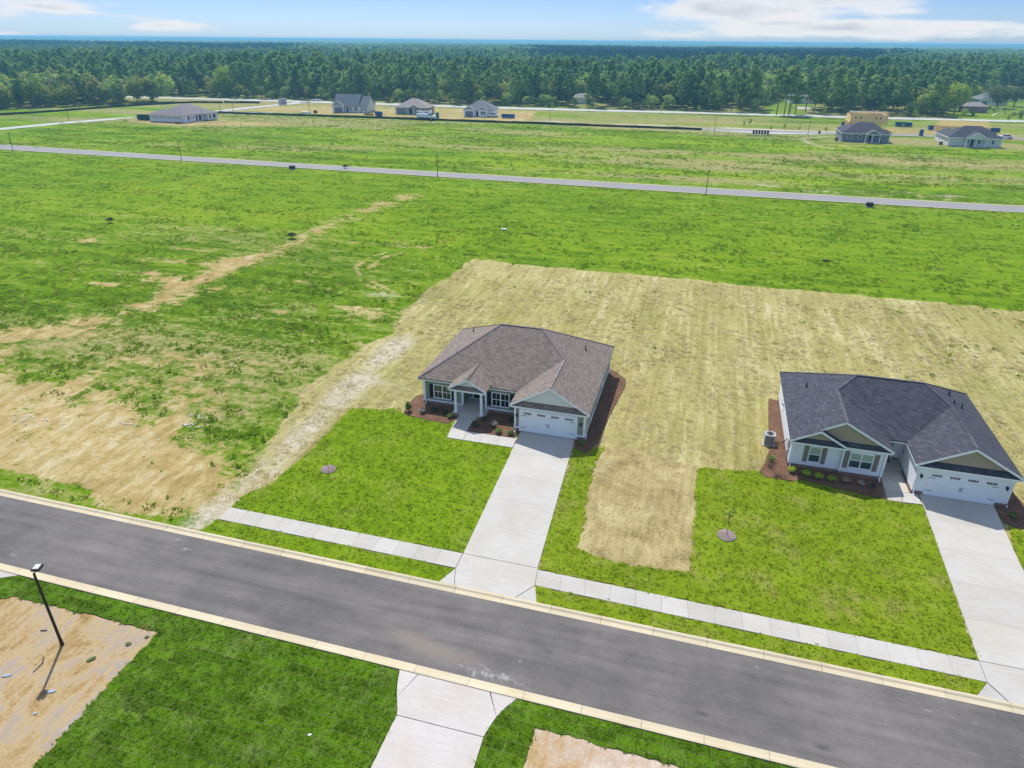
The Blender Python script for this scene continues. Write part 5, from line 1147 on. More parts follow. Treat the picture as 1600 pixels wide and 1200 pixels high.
for (u, v, rot, w, d, wm, rm, l) in ((1254, 160, .2, 17, 11, M_WHITE, M_ROOF_GREY, 'grey-roofed house with white drive seen through the gap in the pines'), (1232, 143, 0, 18, 10, M_CREAM, M_ROOF_TAN, 'pale house farther back through the same gap'), (1345, 143, .3, 16, 11, M_WHITE, M_ROOF_GREY, 'white house half hidden behind pines above the timber frame'), (1402, 163, .1, 12, 9, M_TRIM, M_ROOF_TAN, 'low pale building in the trees right of the timber frame'),
      (1541, 163, .15, 16, 12, M_WHITE, M_ROOF_GREY, 'white house with grey roof in the clearing at the right'), (1519, 175, 0, 11, 7, M_BRICK, M_ROOF_TAN, 'small brick outbuilding at the edge of the right clearing'), (909, 161, .3, 11, 8, M_TRIM, M_ROOF_TAN, 'white gabled house glimpsed through the woods near the middle'), (216, 101, 0, 12, 9, M_WHITE, M_ROOF_GREY, 'white building far off in the woods at the left'), (478, 100, 0, 14, 9, M_WHITE, M_TRIM, 'white shed roof far off in the woods')):
    x, y = gp(u, v); wood_house(x, y, rot, w, d, wm, rm, l, gab=w > 12)
x, y = gp(1252, 167); ribbon('driveway', [(x - 3, y - 16), (x - 3, y)], [(x + 4, y - 16), (x + 4, y)], .01, M_CONC, label='white driveway through the gap in the pines')
x, y = gp(1585, 157); ribbon('yard_drive', [(x - 30, y - 1), (x + 60, y + 8)], [(x - 30, y + 3), (x + 60, y + 12)], .01, M_PAVE, label='pale drive across the right clearing')

# ------------------------------------------------------------------ vehicles, bins, site gear
def wheel(T, x, y, r=.36, w=.24):
    o = MB().tube((x, y - w / 2, r), (x, y + w / 2, r), r, r, 14).build('wheel', M_TYRE, T)
    sgn = -1 if y < 0 else 1; MB().tube((x, y + sgn * w / 2, r), (x, y + sgn * (w / 2 + .015), r), r * .58, r * .55, 12).build('rim', M_METAL, o)
def car(x, y, rot, label, suv=False):
    T = thing('car', label, 'car', (x, y, 0), rot)
    if suv: prof = [(-2.3, .4), (2.3, .4), (2.35, .9), (2.1, 1.05), (1.2, 1.12), (-2.25, 1.12), (-2.35, .7)]; cab = [(1.15, 1.12), (.55, 1.72), (-1.0, 1.74), (-1.1, 1.12)]
    else: prof = [(-2.3, .35), (2.25, .35), (2.35, .72), (2.1, .86), (1.0, .95), (-1.6, 1.0), (-2.25, .96), (-2.35, .6)]; cab = [(1.05, .95), (.35, 1.40), (-.95, 1.42), (-1.75, 1.0)]
    def side(P, hw, inset=0):
        mb = MB(); k = len(P); a = mb._a([(p[0], -hw, p[1]) for p in P]); b = mb._a([(p[0], hw, p[1]) for p in P])
        mb.f.append(tuple(range(a, a + k))); mb.f.append(tuple(range(b + k - 1, b - 1, -1)))
        for i in range(k): j = (i + 1) % k; mb.f.append((a + i, b + i, b + j, a + j))
        return mb
    side(prof, .9).build('body', M_CARW, T, bevel=.06)
    g1 = side(cab, .78).build('cabin', M_GLASS, T); side([(q[0] * .93 - .03, q[1] + (.02 if q[1] > 1.2 else .25)) for q in cab], .76).build('cabin_roof', M_CARW, T) if False else MB().box(cab[2][0] + .05, cab[1][0] - .05, -.74, .74, cab[1][1] - .01, cab[1][1] + .05).build('cabin_roof', M_CARW, T, bevel=.02)
    for wx_ in (-1.45, 1.4):
        for wy_ in (-.82, .82): wheel(T, wx_, wy_, .34, .2)
    for s_ in (-.6, .6): MB().box(2.30, 2.38, s_ - .2, s_ + .2, .58, .74).build('headlight', M_BLIND, T)
    if suv: MB().box(-2.2, -1.15, -.75, .75, 1.121, 1.15).build('bed_cover', M_DKMET, T)
car(102.3, 301.4, radians(175), 'white car parked on the estate road right of the far white house')
x, y = gp(771, 183); car(x, y, radians(20), 'white pickup truck parked before the grey-roofed white house', True)
x, y = gp(491, 158.6); car(x, y + 3, radians(5), 'dark-windowed white car on the highway left of the slate-roofed house')
x, y = gp(1522, 164); car(x - 2, y, radians(70), 'pale car parked outside the white house in the right clearing')
x, y = gp(666, 187.3)
T = thing('bucket_truck', 'white utility bucket truck parked at the silt fence', 'truck', (x, y, 0), radians(-8))
MB().box(-4.2, 3.9, -.5, .5, .75, 1.0).build('chassis', M_DKMET, T)
MB().box(-4.3, 1.2, -1.2, 1.2, 1.0, 2.45).build('utility_body', M_CARW, T, bevel=.06)
for k in range(4): MB().box(-4.1 + k * 1.3, -2.95 + k * 1.3, -1.23, -1.205, 1.15, 2.3).build('locker_door', M_CARW, T, bevel=.02)
mb = MB(); P = [(1.4, 1.0), (4.2, 1.0), (4.25, 1.75), (3.1, 1.95), (2.75, 2.9), (1.4, 2.95)]; a = mb._a([(p[0], -1.15, p[1]) for p in P]); b = mb._a([(p[0], 1.15, p[1]) for p in P]); mb.f.append(tuple(range(a, a + 6))); mb.f.append(tuple(range(b + 5, b - 1, -1)))
for i in range(6): j = (i + 1) % 6; mb.f.append((a + i, b + i, b + j, a + j))
mb.build('cab', M_CARW, T, bevel=.05); MB().box(1.75, 2.65, -1.17, -1.152, 2.0, 2.7).build('side_window', M_GLASS, T); MB().slab([(3.13, -1, 1.99), (3.13, 1, 1.99), (2.80, 1, 2.8), (2.80, -1, 2.8)], .03, (1, 0, 0)).build('windscreen', M_GLASS, T)
for wx_ in (-3.0, 3.1):
    for wy_ in (-1.0, 1.0): wheel(T, wx_, wy_, .55, .35)
MB().tube((-1.2, 0, 2.4), (-1.2, 0, 3.1), .45, .4, 10).build('turret', M_CARW, T); MB().beam((-1.2, 0, 3.1), (-4.6, 0, 3.35), .35, .35).build('lower_boom', M_CARW, T); MB().beam((-4.5, .35, 3.3), (1.9, .35, 3.45), .26, .26).build('upper_boom', M_TRIM, T); MB().box(1.8, 2.7, 0, .8, 2.95, 3.9).build('bucket', M_CARW, T, bevel=.05)
def dumpster(x, y, rot, m, label, l=5.6, w=2.3, h=1.5):
    T = thing('dumpster', label, 'dumpster', (x, y, .05), rot); t = .08
    MB().box(-l / 2, l / 2, -w / 2, w / 2, .12, .2).box(-l / 2, l / 2, -w / 2, -w / 2 + t, .2, h).box(-l / 2, l / 2, w / 2 - t, w / 2, .2, h).box(-l / 2, -l / 2 + t, -w / 2 + t, w / 2 - t, .2, h).box(l / 2 - t, l / 2, -w / 2 + t, w / 2 - t, .2, h).build('container', m, T)
    for k in range(7):
        xx = -l / 2 + .35 + k * (l - .7) / 6; MB().box(xx - .06, xx + .06, -w / 2 - .07, -w / 2 - .001, .2, h - .1).build('rib', m, T)
    MB().box(-l / 2 - .05, l / 2 + .05, -w / 2 - .08, -w / 2 + t, h, h + .09).build('rim', m, T); MB().box(-l / 2 + .2, l / 2 - .2, -w / 2 + .2, w / 2 - .2, .2, .9).build('rubble_load', M_OSB, T)
for (u, v, rot, m, l, kw) in ((592, 180.5, -.9, M_BLUE, 'blue dumpster beside the slate-roofed house', {}), (794, 184.3, .05, M_BLUE, 'blue dumpster right of the grey-roofed white house', {}), (1411, 197.5, 0, M_BLUE, 'blue dumpster right of the two-storey timber frame', dict(l=6)), (1323, 197, 0, M_BLUE, 'blue dumpster left of the two-storey timber frame', dict(l=4)), (1463, 203, 0, M_BLUE, 'blue dumpster left of the single-storey timber frame', dict(l=6)), (1549, 206.5, 0, M_BLUE, 'blue dumpster right of the single-storey timber frame', dict(l=5)), (227, 187.5, 0, mat('dark_green_steel', col=(.02, .05, .035), rough=.6), 'dark green dumpster behind the wrapped house', dict(h=2.0))):
    x, y = gp(u, v); dumpster(x, y, rot, m, l, **kw)
def toilet(x, y, rot, m, label):
    T = thing('portable_toilet', label, 'portable toilet', (x, y, 0), rot)
    MB().box(-.55, .55, -.55, .55, .08, 2.05).build('cabin', m, T, bevel=.04); MB().box(-.38, .38, -.585, -.555, .15, 1.95).build('door', m, T); MB().box(-.62, .62, -.62, .62, 0, .075).build('skid', M_DKMET, T)
    mb = MB(); mb.prism([(-.58, -.58), (.58, -.58), (.58, .58), (-.58, .58)], 2.055, 2.15); mb.prism([(-.45, -.45), (.45, -.45), (.45, .45), (-.45, .45)], 2.15, 2.3); mb.build('top', M_BLIND, T, bevel=.05)
x, y = gp(683.5, 184); toilet(x, y, -.3, M_GREENP, 'green portable toilet right of the bucket truck')
x, y = gp(1438.5, 212); o = toilet(x, y, .15, M_BLUE, 'blue portable toilet on the verge between the two dark-roofed houses')
for k in range(6):
    T = thing('mailbox_cabinet', ['leftmost of the six grey cluster mailboxes on the lay-by', 'second from the left of the six cluster mailboxes', 'third from the left of the six cluster mailboxes', 'third from the right of the six cluster mailboxes', 'second from the right of the six cluster mailboxes', 'rightmost of the six grey cluster mailboxes on the lay-by'][k], 'mailbox', (13.9 + k * 1.0, 281.4 + k * .02, 0), 0, 'row of six cluster mailboxes')
    MB().tube((0, 0, -.05), (0, 0, .45), .12, .12, 8).build('pedestal', M_DKMET, T); MB().box(-.38, .38, -.25, .25, .45, 1.65).build('cabinet', M_DKMET, T, bevel=.03); MB().box(-.42, .42, -.29, .29, 1.655, 1.72).build('cap', M_BLACK, T)
props(MB().box(-3.2, 3.2, -.8, .8, -.05, .04).build('mailbox_pad', M_CONC, loc=(16.4, 281.4, 0)), 'concrete pad under the row of mailboxes', None, None, 'structure')
x, y = gp(1280, 209); props(MB().tube((0, 0, 0), (0, 0, 1.0), .35, .4, 10).build('barrel', M_DKMET, loc=(x, y, 0)), 'dark barrel on the estate road left of the blue-grey house', 'barrel')
x, y = gp(1553, 212); props(MB().box(-.5, .5, -.4, .4, 0, 1.1).box(-.55, .55, -.45, .45, 1.101, 1.18).build('rubbish_bin', M_RUST, loc=(x, y, 0)), 'brown bin left of the white car', 'bin')
x, y = gp(478, 176.5); props(MB().prism([(-2.2, -.8), (2.0, -.9), (2.4, .6), (-1.8, .9)], 0, .5).build('wrapped_pallet', M_TRIM, loc=(x, y, 0)), 'white wrapped pallet on the dirt left of the slate-roofed house', 'pallet')
x, y = gp(493, 176.5); props(MB().box(-.8, .8, -.4, .4, 0, .9).box(-.5, .5, -.3, .3, .901, 1.2).build('site_generator', M_RUST, loc=(x, y, 0)), 'small dark generator beside the white pallet', 'generator')
x, y = gp(577, 179.5); props(MB().prism([(-2.2, -.5), (-.6, -.7), (1.8, -.4), (2.0, .4), (.2, .7), (-1.8, .3)], 0, .5).build('debris_pile', M_RUST, loc=(x, y, 0)), 'low brown debris pile left of the first blue dumpster', 'debris')
# entrance piers
for k, (u, v) in enumerate(((439, 163.5), (445, 163))):
    x, y = gp(u, v); T = thing('entrance_pier', ['left stone entrance pier beside the side road', 'right stone entrance pier beside the side road'][k], 'pier', (x, y, 0), 0, 'stone piers at the estate entrance')
    MB().box(-.8, .8, -.8, .8, 0, 2.6).build('shaft', M_GREIGE, T, bevel=.04); MB().box(-.95, .95, -.95, .95, 2.605, 2.85).build('cap', M_CONC, T)
# playground and bits in the right clearing
x, y = gp(1563, 181); T = thing('swing_set', 'dark play frame with white slide in the right clearing', 'playground', (x, y, 0))
mb = MB(); [mb.beam((sx * 1.6, sy * 1.2, 0), (sx * 1.5, 0, 2.6), .12, .12) for sx in (-1, 1) for sy in (-1, 1)]; mb.beam((-1.7, 0, 2.6), (1.7, 0, 2.6), .14, .14); mb.build('frame', M_BARK, T); MB().slab([(-1.2, -.4, 1.5), (-1.2, .4, 1.5), (-3.4, .4, .1), (-3.4, -.4, .1)], .08).build('slide', M_TRIM, T); MB().box(-1.2, .8, -.7, .7, 1.45, 1.55).build('deck', M_WOOD, T); mb = MB(); gabr(mb, -1.4, 1.0, -.9, .9, 2.6, .7); mb.build('canopy', M_ROOF_GREY, T)
# silt fences
def silt(P, label, h=.95):
    T = thing('silt_fence', label, 'silt fence', (P[0][0], P[0][1], 0)); P = [(p[0] - P[0][0], p[1] - P[0][1]) for p in P]; R_ = resamp(P, max(3, int(sum(hypot(b[0] - a[0], b[1] - a[1]) for a, b in zip(P, P[1:])) / 3.2)))
    mb = MB(); hz = [h * random.uniform(.75, 1.05) for _ in R_]
    for i in range(len(R_) - 1):
        a, b = R_[i], R_[i + 1]; k = len(mb.v); mb.v += [(a[0], a[1], -.05), (b[0], b[1], -.05), (b[0], b[1], hz[i + 1]), (a[0], a[1], hz[i]), (a[0], a[1] + .03, -.05), (b[0], b[1] + .03, -.05), (b[0], b[1] + .03, hz[i + 1]), (a[0], a[1] + .03, hz[i])]
        mb.f += [tuple(k + q for q in t) for t in ((0, 1, 2, 3), (7, 6, 5, 4), (3, 2, 6, 7))]
    mb.build('fabric', M_SILT, T); 
    pm = bpy.data.meshes.new('post'); q = MB().box(-.04, .04, -.07, -.01, -.05, h + .25); pm.from_pydata(q.v, [], q.f); pm.materials.append(M_BARK)
    for a in R_: o = bpy.data.objects.new('post', pm); COL.objects.link(o); o.parent = T; o.location = (a[0], a[1], 0)
silt([(-232, 281), (-213, 283.5), (-198.8, 284), (-170, 285.8), (-138.5, 288.0), (-110, 288.3), (-81.5, 289.5), (-40, 290.4), (-5, 290.6)], 'long black silt fence in front of the three far houses', .85)
silt([(-312, 230), (-298, 243), (-290, 262), (-284, 287), (-276, 308), (-266, 326), (-250, 330)], 'black silt fence along the foot of the left woods')
silt([(-250, 331), (-241, 334), (-232, 336)], 'short black silt fence near the estate entrance')
# utility poles with wires
PP = [(-300, 372), (-226.5, 366), (-150, 367), (-74, 371), (-18, 374), (34, 378), (92, 384), (160, 398), (240, 420)]
wr_ = []
for k, (x, y) in enumerate(PP):
    T = thing('utility_pole', 'wooden utility pole along the highway, ' + ['beyond the left edge woods', 'above the estate entrance piers', 'above the roof of the tan-roofed house', 'right of the last blue dumpster of the three houses', 'above the end of the long silt fence', 'beside the gap in the pines', 'behind the far white house', 'in front of the right clearing', 'beyond the right edge of the picture'][k], 'utility pole', (x, y, 0), .08, 'wooden utility poles along the highway')
    MB().tube((0, 0, 0), (0, 0, 11.2), .17, .11, 8).build('pole', M_BARK, T); MB().beam((-1.1, 0, 10.5), (1.1, 0, 10.5), .1, .12).build('crossarm', M_BARK, T); MB().tube((.3, 0, 8.6), (.3, 0, 9.5), .22, .22, 8).build('transformer', M_METAL, T)
for s_, z in ((-1.0, 10.6), (1.0, 10.6), (0, 7.6)):
    mb = MB()
    for (a, b) in zip(PP, PP[1:]):
        pr = None
        for i in range(9):
            t = i / 8; p = (a[0] + (b[0] - a[0]) * t + s_, a[1] + (b[1] - a[1]) * t, z - 1.1 * 4 * t * (1 - t) * (hypot(b[0] - a[0], b[1] - a[1]) / 80))
            if pr: mb.tube(pr, p, .022, .022, 4, False)
            pr = p
    props(mb.build('power_line', M_DKMET), {-1.0: 'upper left power line strung along the highway poles', 1.0: 'upper right power line strung along the highway poles', 0: 'lowest telephone line strung along the highway poles'}[s_], 'power line')
# ------------------------------------------------------------------ trees
def pine_shape(h, R, base, seed):
    def f(r, n):
        k = 34; t = np.sort(r.random(k)) ** .85; zc = h * (base + (1 - base) * t); prof = np.sin(np.clip((1 - t) * 1.05 + .12, 0, 1) * pi * .62) ** .9
        ang = np.arange(k) * 2.4 + r.random(k); rr = R * prof * (.25 + .75 * r.random(k)); rr[-3:] *= .2
        C = np.stack([np.cos(ang) * rr, np.sin(ang) * rr, zc], 1); w = r.integers(0, k, n); d = r.normal(size=(n, 3)); d /= np.linalg.norm(d, axis=1, keepdims=True)
        s = (R * .30 * (.6 + .5 * prof[w]))[:, None]; P = C[w] + d * s * np.array([1, 1, .62]) * (.5 + .5 * r.random((n, 1)))
        cen = C[w].copy(); cen[:, :2] *= .6; cen[:, 2] -= .4; return P, cen
    return f
def deci_shape(h, R, base, seed, k=30):
    def f(r, n):
        d0 = r.normal(size=(k, 3)); d0 /= np.linalg.norm(d0, axis=1, keepdims=True); d0 *= (.35 + .65 * r.random((k, 1)) ** .5)
        hh = h * (1 - base) / 2; C = d0 * np.array([R * .72, R * .72, hh * .74]) + np.array([0, 0, h * base + hh]); rad = R * (.26 + .20 * r.random(k))
        low = C[:, 2] < h * .3; C[low, :2] *= 1.1
        w = r.integers(0, k, n); d = r.normal(size=(n, 3)); d /= np.linalg.norm(d, axis=1, keepdims=True)
        P = C[w] + d * rad[w][:, None] * np.array([1, 1, .85]) * (.6 + .4 * r.random((n, 1))); return P, C[w] * np.array([.8, .8, 1.0]) - np.array([0, 0, .3])
    return f
def trunk_mesh(h, r0, seed, limbs=6, lo=.35, R=3):
    rr = random.Random(seed); mb = MB(); p = (0, 0, -.3); n = 6
    for i in range(n):
        q = (p[0] + rr.uniform(-.15, .15), p[1] + rr.uniform(-.15, .15), h * (i + 1) / n); mb.tube(p, q, r0 * (1 - i / n * .8), r0 * (1 - (i + 1) / n * .8), 7, False); p = q
    for i in range(limbs):
        z = h * (lo + (1 - lo) * i / limbs * .8); a = rr.random() * 6.28; mb.tube((0, 0, z), (cos(a) * R * .7, sin(a) * R * .7, z + R * .35), r0 * .35, r0 * .12, 5, False)
    me = bpy.data.meshes.new('trunk'); me.from_pydata(mb.v, [], mb.f); me.materials.append(M_BARK); me.update(); return me
def crown_mesh(fn, n, size, seed, m, out=.55):
    V_, F_ = leafcloud(n, size, fn, .5, seed); return nmesh('crown', V_, F_, m)
TPL = {}   # kind -> list of (crown mesh, trunk mesh)
for i in range(5):
    h = 17 + i * .8; TPL.setdefault('pine', []).append((crown_mesh(pine_shape(h, 3.3 + (i % 3) * .4, .34 + .05 * (i % 3), i), 1250, .92, 20 + i, M_PINE), trunk_mesh(h * .96, .26, i, 8, .3, 2.5)))
for i in range(4):
    h = 12 + i; TPL.setdefault('deci', []).append((crown_mesh(deci_shape(h, 4.3 + .3 * i, .07, i), 1500, .82, 40 + i, M_DECI), trunk_mesh(h * .7, .24, 10 + i, 6, .25, 3)))
for i in range(2):
    h = 6 + i; TPL.setdefault('low', []).append((crown_mesh(deci_shape(h, 3.0 + .4 * i, .0, i, 18), 800, .72, 60 + i, M_DECI), trunk_mesh(h * .6, .12, 30 + i, 4, .2, 2)))
TPL['olive'] = [(crown_mesh(deci_shape(12 + i, 4.6 + .3 * i, .03, i + 50), 1700, .85, 140 + i, M_OLIVE), trunk_mesh(8, .24, 110 + i, 6, .25, 3)) for i in range(3)]
TPL['yell'] = [(crown_mesh(deci_shape(14, 5.4, .08, 3, 34), 1700, .82, 71, M_YELL), trunk_mesh(9, .28, 41, 6, .25, 3))]
TPL['oak'] = [(crown_mesh(deci_shape(13, 7.0, .16, 5, 36), 2000, .82, 72, M_OAK), trunk_mesh(8.5, .42, 42, 8, .25, 4.5))]
TPL['bron'] = [(crown_mesh(deci_shape(9, 3.6, .05, 6, 22), 1500, .75, 73, M_BRONZE), trunk_mesh(6, .2, 43, 6, .25, 2.5))]
TPL['sap'] = [(crown_mesh(deci_shape(3.4, .95, .30, 7, 10), 260, .36, 74, M_YELL), trunk_mesh(2.8, .05, 44, 3, .4, .6))]
KL = {'pine': 'tall dark pine', 'deci': 'round olive-green broadleaf tree', 'low': 'low leafy understorey tree', 'yell': 'yellow-green broadleaf tree', 'olive': 'full rounded olive broadleaf tree', 'oak': 'wide grey-green oak', 'bron': 'bronze-tinted small tree', 'sap': 'young yellow-green roadside tree'}
def proj(x, y, z=0):
    q = np.array([x, y, z - CAM_H]); d = q @ CF; return 800 + FPX * (q @ CR) / d, 600 - FPX * (q @ CU) / d
SECT = [(120, 'at the left end of the woods'), (300, 'in the left woods behind the wrapped house'), (440, 'behind the highway above the estate entrance'), (520, 'behind the highway left of the slate-roofed house'), (610, 'behind the slate-roofed house'), (700, 'behind the tan-roofed house'), (800, 'behind the grey-roofed white house'), (930, 'behind the highway right of the last dumpster'), (1060, 'behind the highway above the end of the silt fence'), (1205, 'behind the highway above the mailboxes'), (1275, 'at the gap with the grey-roofed house'), (1400, 'behind the timber frame'), (1520, 'behind the far white house'), (9999, 'in the right clearing')]
NT = [0]
def tree(kind, x, y, s=1.0, label=None, group=None, i=None, name=None):
    L = TPL[kind]; cm, tm = L[random.randrange(len(L)) if i is None else i % len(L)]
    u, v = proj(x, y); sec = [t for lim, t in SECT if u < lim][0]
    lab = label or f"{KL[kind]} {sec}"; g_ = group or f"{KL[kind]}s {sec}"
    T = thing(name or {'pine': 'pine_tree', 'deci': 'broadleaf_tree', 'low': 'understorey_tree', 'yell': 'broadleaf_tree', 'olive': 'broadleaf_tree', 'oak': 'oak_tree', 'bron': 'ornamental_tree', 'sap': 'young_tree'}[kind], lab, 'tree', (x, y, -.05), random.random() * 6.28, g_)
    sz = s * random.uniform(.9, 1.12); T.scale = (s, s, sz)
    for nm, me_ in (('crown', cm), ('trunk', tm)): o = bpy.data.objects.new(nm, me_); COL.objects.link(o); o.parent = T
    NT[0] += 1; return T
# single trees that stand out
x, y = gp(1563, 170); tree('oak', x, y + 6, 1.0, 'wide grey-green oak over the white house in the right clearing', 'single trees of the right clearing')
x, y = gp(1592, 168); tree('oak', x, y + 8, .8, 'second grey-green oak at the right edge of the picture', 'single trees of the right clearing')
for (u, v, s, l) in ((1462, 181, 1.05, 'broad yellow-green tree left of the right clearing'), (1490, 178, 1.15, 'tallest yellow-green tree at the edge of the right clearing'), (1440, 180, .8, 'yellow-green tree beside the dark pine behind the far white house'), (1478, 172, 1.15, 'yellow-green tree behind the tallest one at the clearing'), (1527, 172, .35, 'small yellow tree before the white house in the clearing')):
    x, y = gp(u, v); tree('yell', x, y, s, l, 'yellow-green trees by the right clearing')
x, y = gp(343, 152); tree('yell', x, y + 6, 1.25, 'yellow-topped tree rising behind the left highway', 'single trees of the left woods')
x, y = gp(463, 156); tree('bron', x, y + 5, .9, 'round bronze-tinted tree by the entrance piers', 'single trees of the left woods')
for u in (1213, 1225, 1232, 1243):
    x, y = gp(u, 180); tree('pine', x, y + random.uniform(0, 6), 1.05, {1213: 'leftmost', 1225: 'second from the left', 1232: 'third from the left', 1243: 'rightmost'}[u] + ' of four bare-trunked pines in the gap before the grey-roofed house', 'pines standing in the gap')
for (u, v, s, l) in ((1545, 173, .35, 'small round tree right of the white house in the clearing'), (1555, 176, .3, 'small round tree behind the play frame'), (1508, 182, .35, 'low bush at the left of the right clearing'), (1522, 182, .3, 'second low bush in the right clearing'), (1596, 186, .45, 'bush at the right edge of the clearing'), (1585, 184, .3, 'low dark bush right of the play frame'), (508, 157, .42, 'round grey-green bush left of the slate-roofed house'), (420, 155, .5, 'bush beside the parked cars near the entrance'), (532, 154, .4, 'small bush hidden behind the slate-roofed house')):
    x, y = gp(u, v); tree('low', x, y + 2, s * 1.5, l, 'bushes and small trees beyond the highway')
ORD = ['first', 'second', 'third', 'fourth', 'fifth', 'sixth', 'seventh', 'eighth', 'ninth', 'tenth', 'eleventh', 'twelfth', 'thirteenth', 'fourteenth']
for k, (u, v, s) in enumerate(((344, 154, 1.), (368, 156, .7), (612, 165, 1.), (708, 166, 1.1), (863, 172, 1.), (919, 174, 1.15), (974, 174, .7), (1033, 176, 1.1), (1092, 178, 1.1), (1153, 178, .7), (1286, 181, 1.25), (1427, 187, 1.4), (1501, 188, 1.5), (1574, 192, 1.1), (1162, 199, .7), (1171, 196, .8), (1204, 205, .6), (1225, 204, .8), (1248, 205, .6), (1290, 208, .7), (1410, 200, .6))):
    x, y = gp(u, v); tree('sap', x, y, s, f"{ORD[k] if k < 14 else ORD[k - 14]} young yellow-green tree from the left along the {'highway' if k < 14 else 'estate road verge'}", 'young trees planted along the highway and estate road')
# the woods
def hy(x): return np.interp(x, [p[0] for p in HN], [p[1] for p in HN])
def hs(x): return np.interp(x, [p[0] for p in HS], [p[1] for p in HS])
LPX = [p[0] for p in TREE_L]; LPY = [p[1] for p in TREE_L]
HPOS = [o.location.copy() for o in COL.objects if o.get('group') == 'old houses among the trees']
def wood(x, y, mg=0):
    a = (y > hy(x) + 9 + mg) & ~inpoly(x, y, CLEAR_R) & ~inpoly(x, y, GAP)
    b = (x < np.interp(y, LPY, LPX) - 3 - mg) & (y < hs(x) - 9) & (y > 182)
    ok = a | b
    for h_ in HPOS: # stay off the houses, and thin the screen in front of them
        dx_, dy_ = x - h_.x, y - h_.y; L = np.hypot(h_.x, h_.y); al = (dx_ * h_.x + dy_ * h_.y) / L; ac = np.abs(dx_ * h_.y - dy_ * h_.x) / L
        wd_ = 7 if h_.x > 0 else 2.5; ok &= ~((np.hypot(dx_, dy_) < 11) | ((al < 0) & (al > -30) & (ac < wd_)))
    return ok
def cand(sp, ymax, seed):
    r = np.random.default_rng(seed); xs = np.arange(-1700, 900, sp); ys = np.arange(180, ymax, sp); XX, YY = np.meshgrid(xs, ys); XX = XX + r.uniform(-.48, .48, XX.shape) * sp; YY = YY + r.uniform(-.48, .48, YY.shape) * sp
    x, y = XX.ravel(), YY.ravel(); a = np.degrees(np.arctan2(x, y)) + 15.5; k = (np.abs(a) < 43) & wood(x, y); return x[k], y[k]
x1, y1 = cand(5.6, 560, 5)
dedge = np.where(x1 < -262, np.minimum(np.abs(x1 - np.interp(y1, LPY, LPX)), np.where(y1 > hy(x1), y1 - hy(x1), 99)), y1 - hy(x1) - 9)
inv = np.abs(np.degrees(np.arctan2(x1, y1)) + 15.5) < 38.5
order = np.argsort(dedge + (~inv) * 1000); near = order[:236]; nearset = np.zeros(len(x1), bool); nearset[near] = True
den = fbm(x1, y1, 60, 8)
for q in near:
    x, y = float(x1[q]), float(y1[q]); u, _v = proj(x, y); rnd = random.random(); de = dedge[q]
    if x < -255 and y < hs(x): kind = 'olive' if rnd < .75 else ('deci' if rnd < .93 else 'pine'); s = random.uniform(.78, 1.02)
    elif u < 300: kind = 'deci' if rnd < .6 else 'pine'; s = random.uniform(.95, 1.2)
    elif 1180 < u < 1300: kind = 'pine' if rnd < .7 else 'low'; s = random.uniform(.85, 1.1)
    else:
        kind = 'pine' if rnd < .52 else ('deci' if rnd < .80 else ('low' if de < 9 else 'deci')); s = random.uniform(.72, 1.04)
        if kind == 'deci': s = random.uniform(.55, 1.0)
        if kind == 'deci' and random.random() < .4: kind = 'olive'
        if de < 6 and rnd > .5: kind = 'low'; s = random.uniform(.7, 1.2)
    rw = 'front-row' if de < 7 else ('second-row' if de < 13 else 'deeper'); lb = f"{rw} {KL[kind]} {[t for lim, t in SECT if u < lim][0]}"
    tree(kind, x, y, s, lb, lb + ' (group)' if False else lb.replace('tree ', 'trees ').replace('pine ', 'pines '))
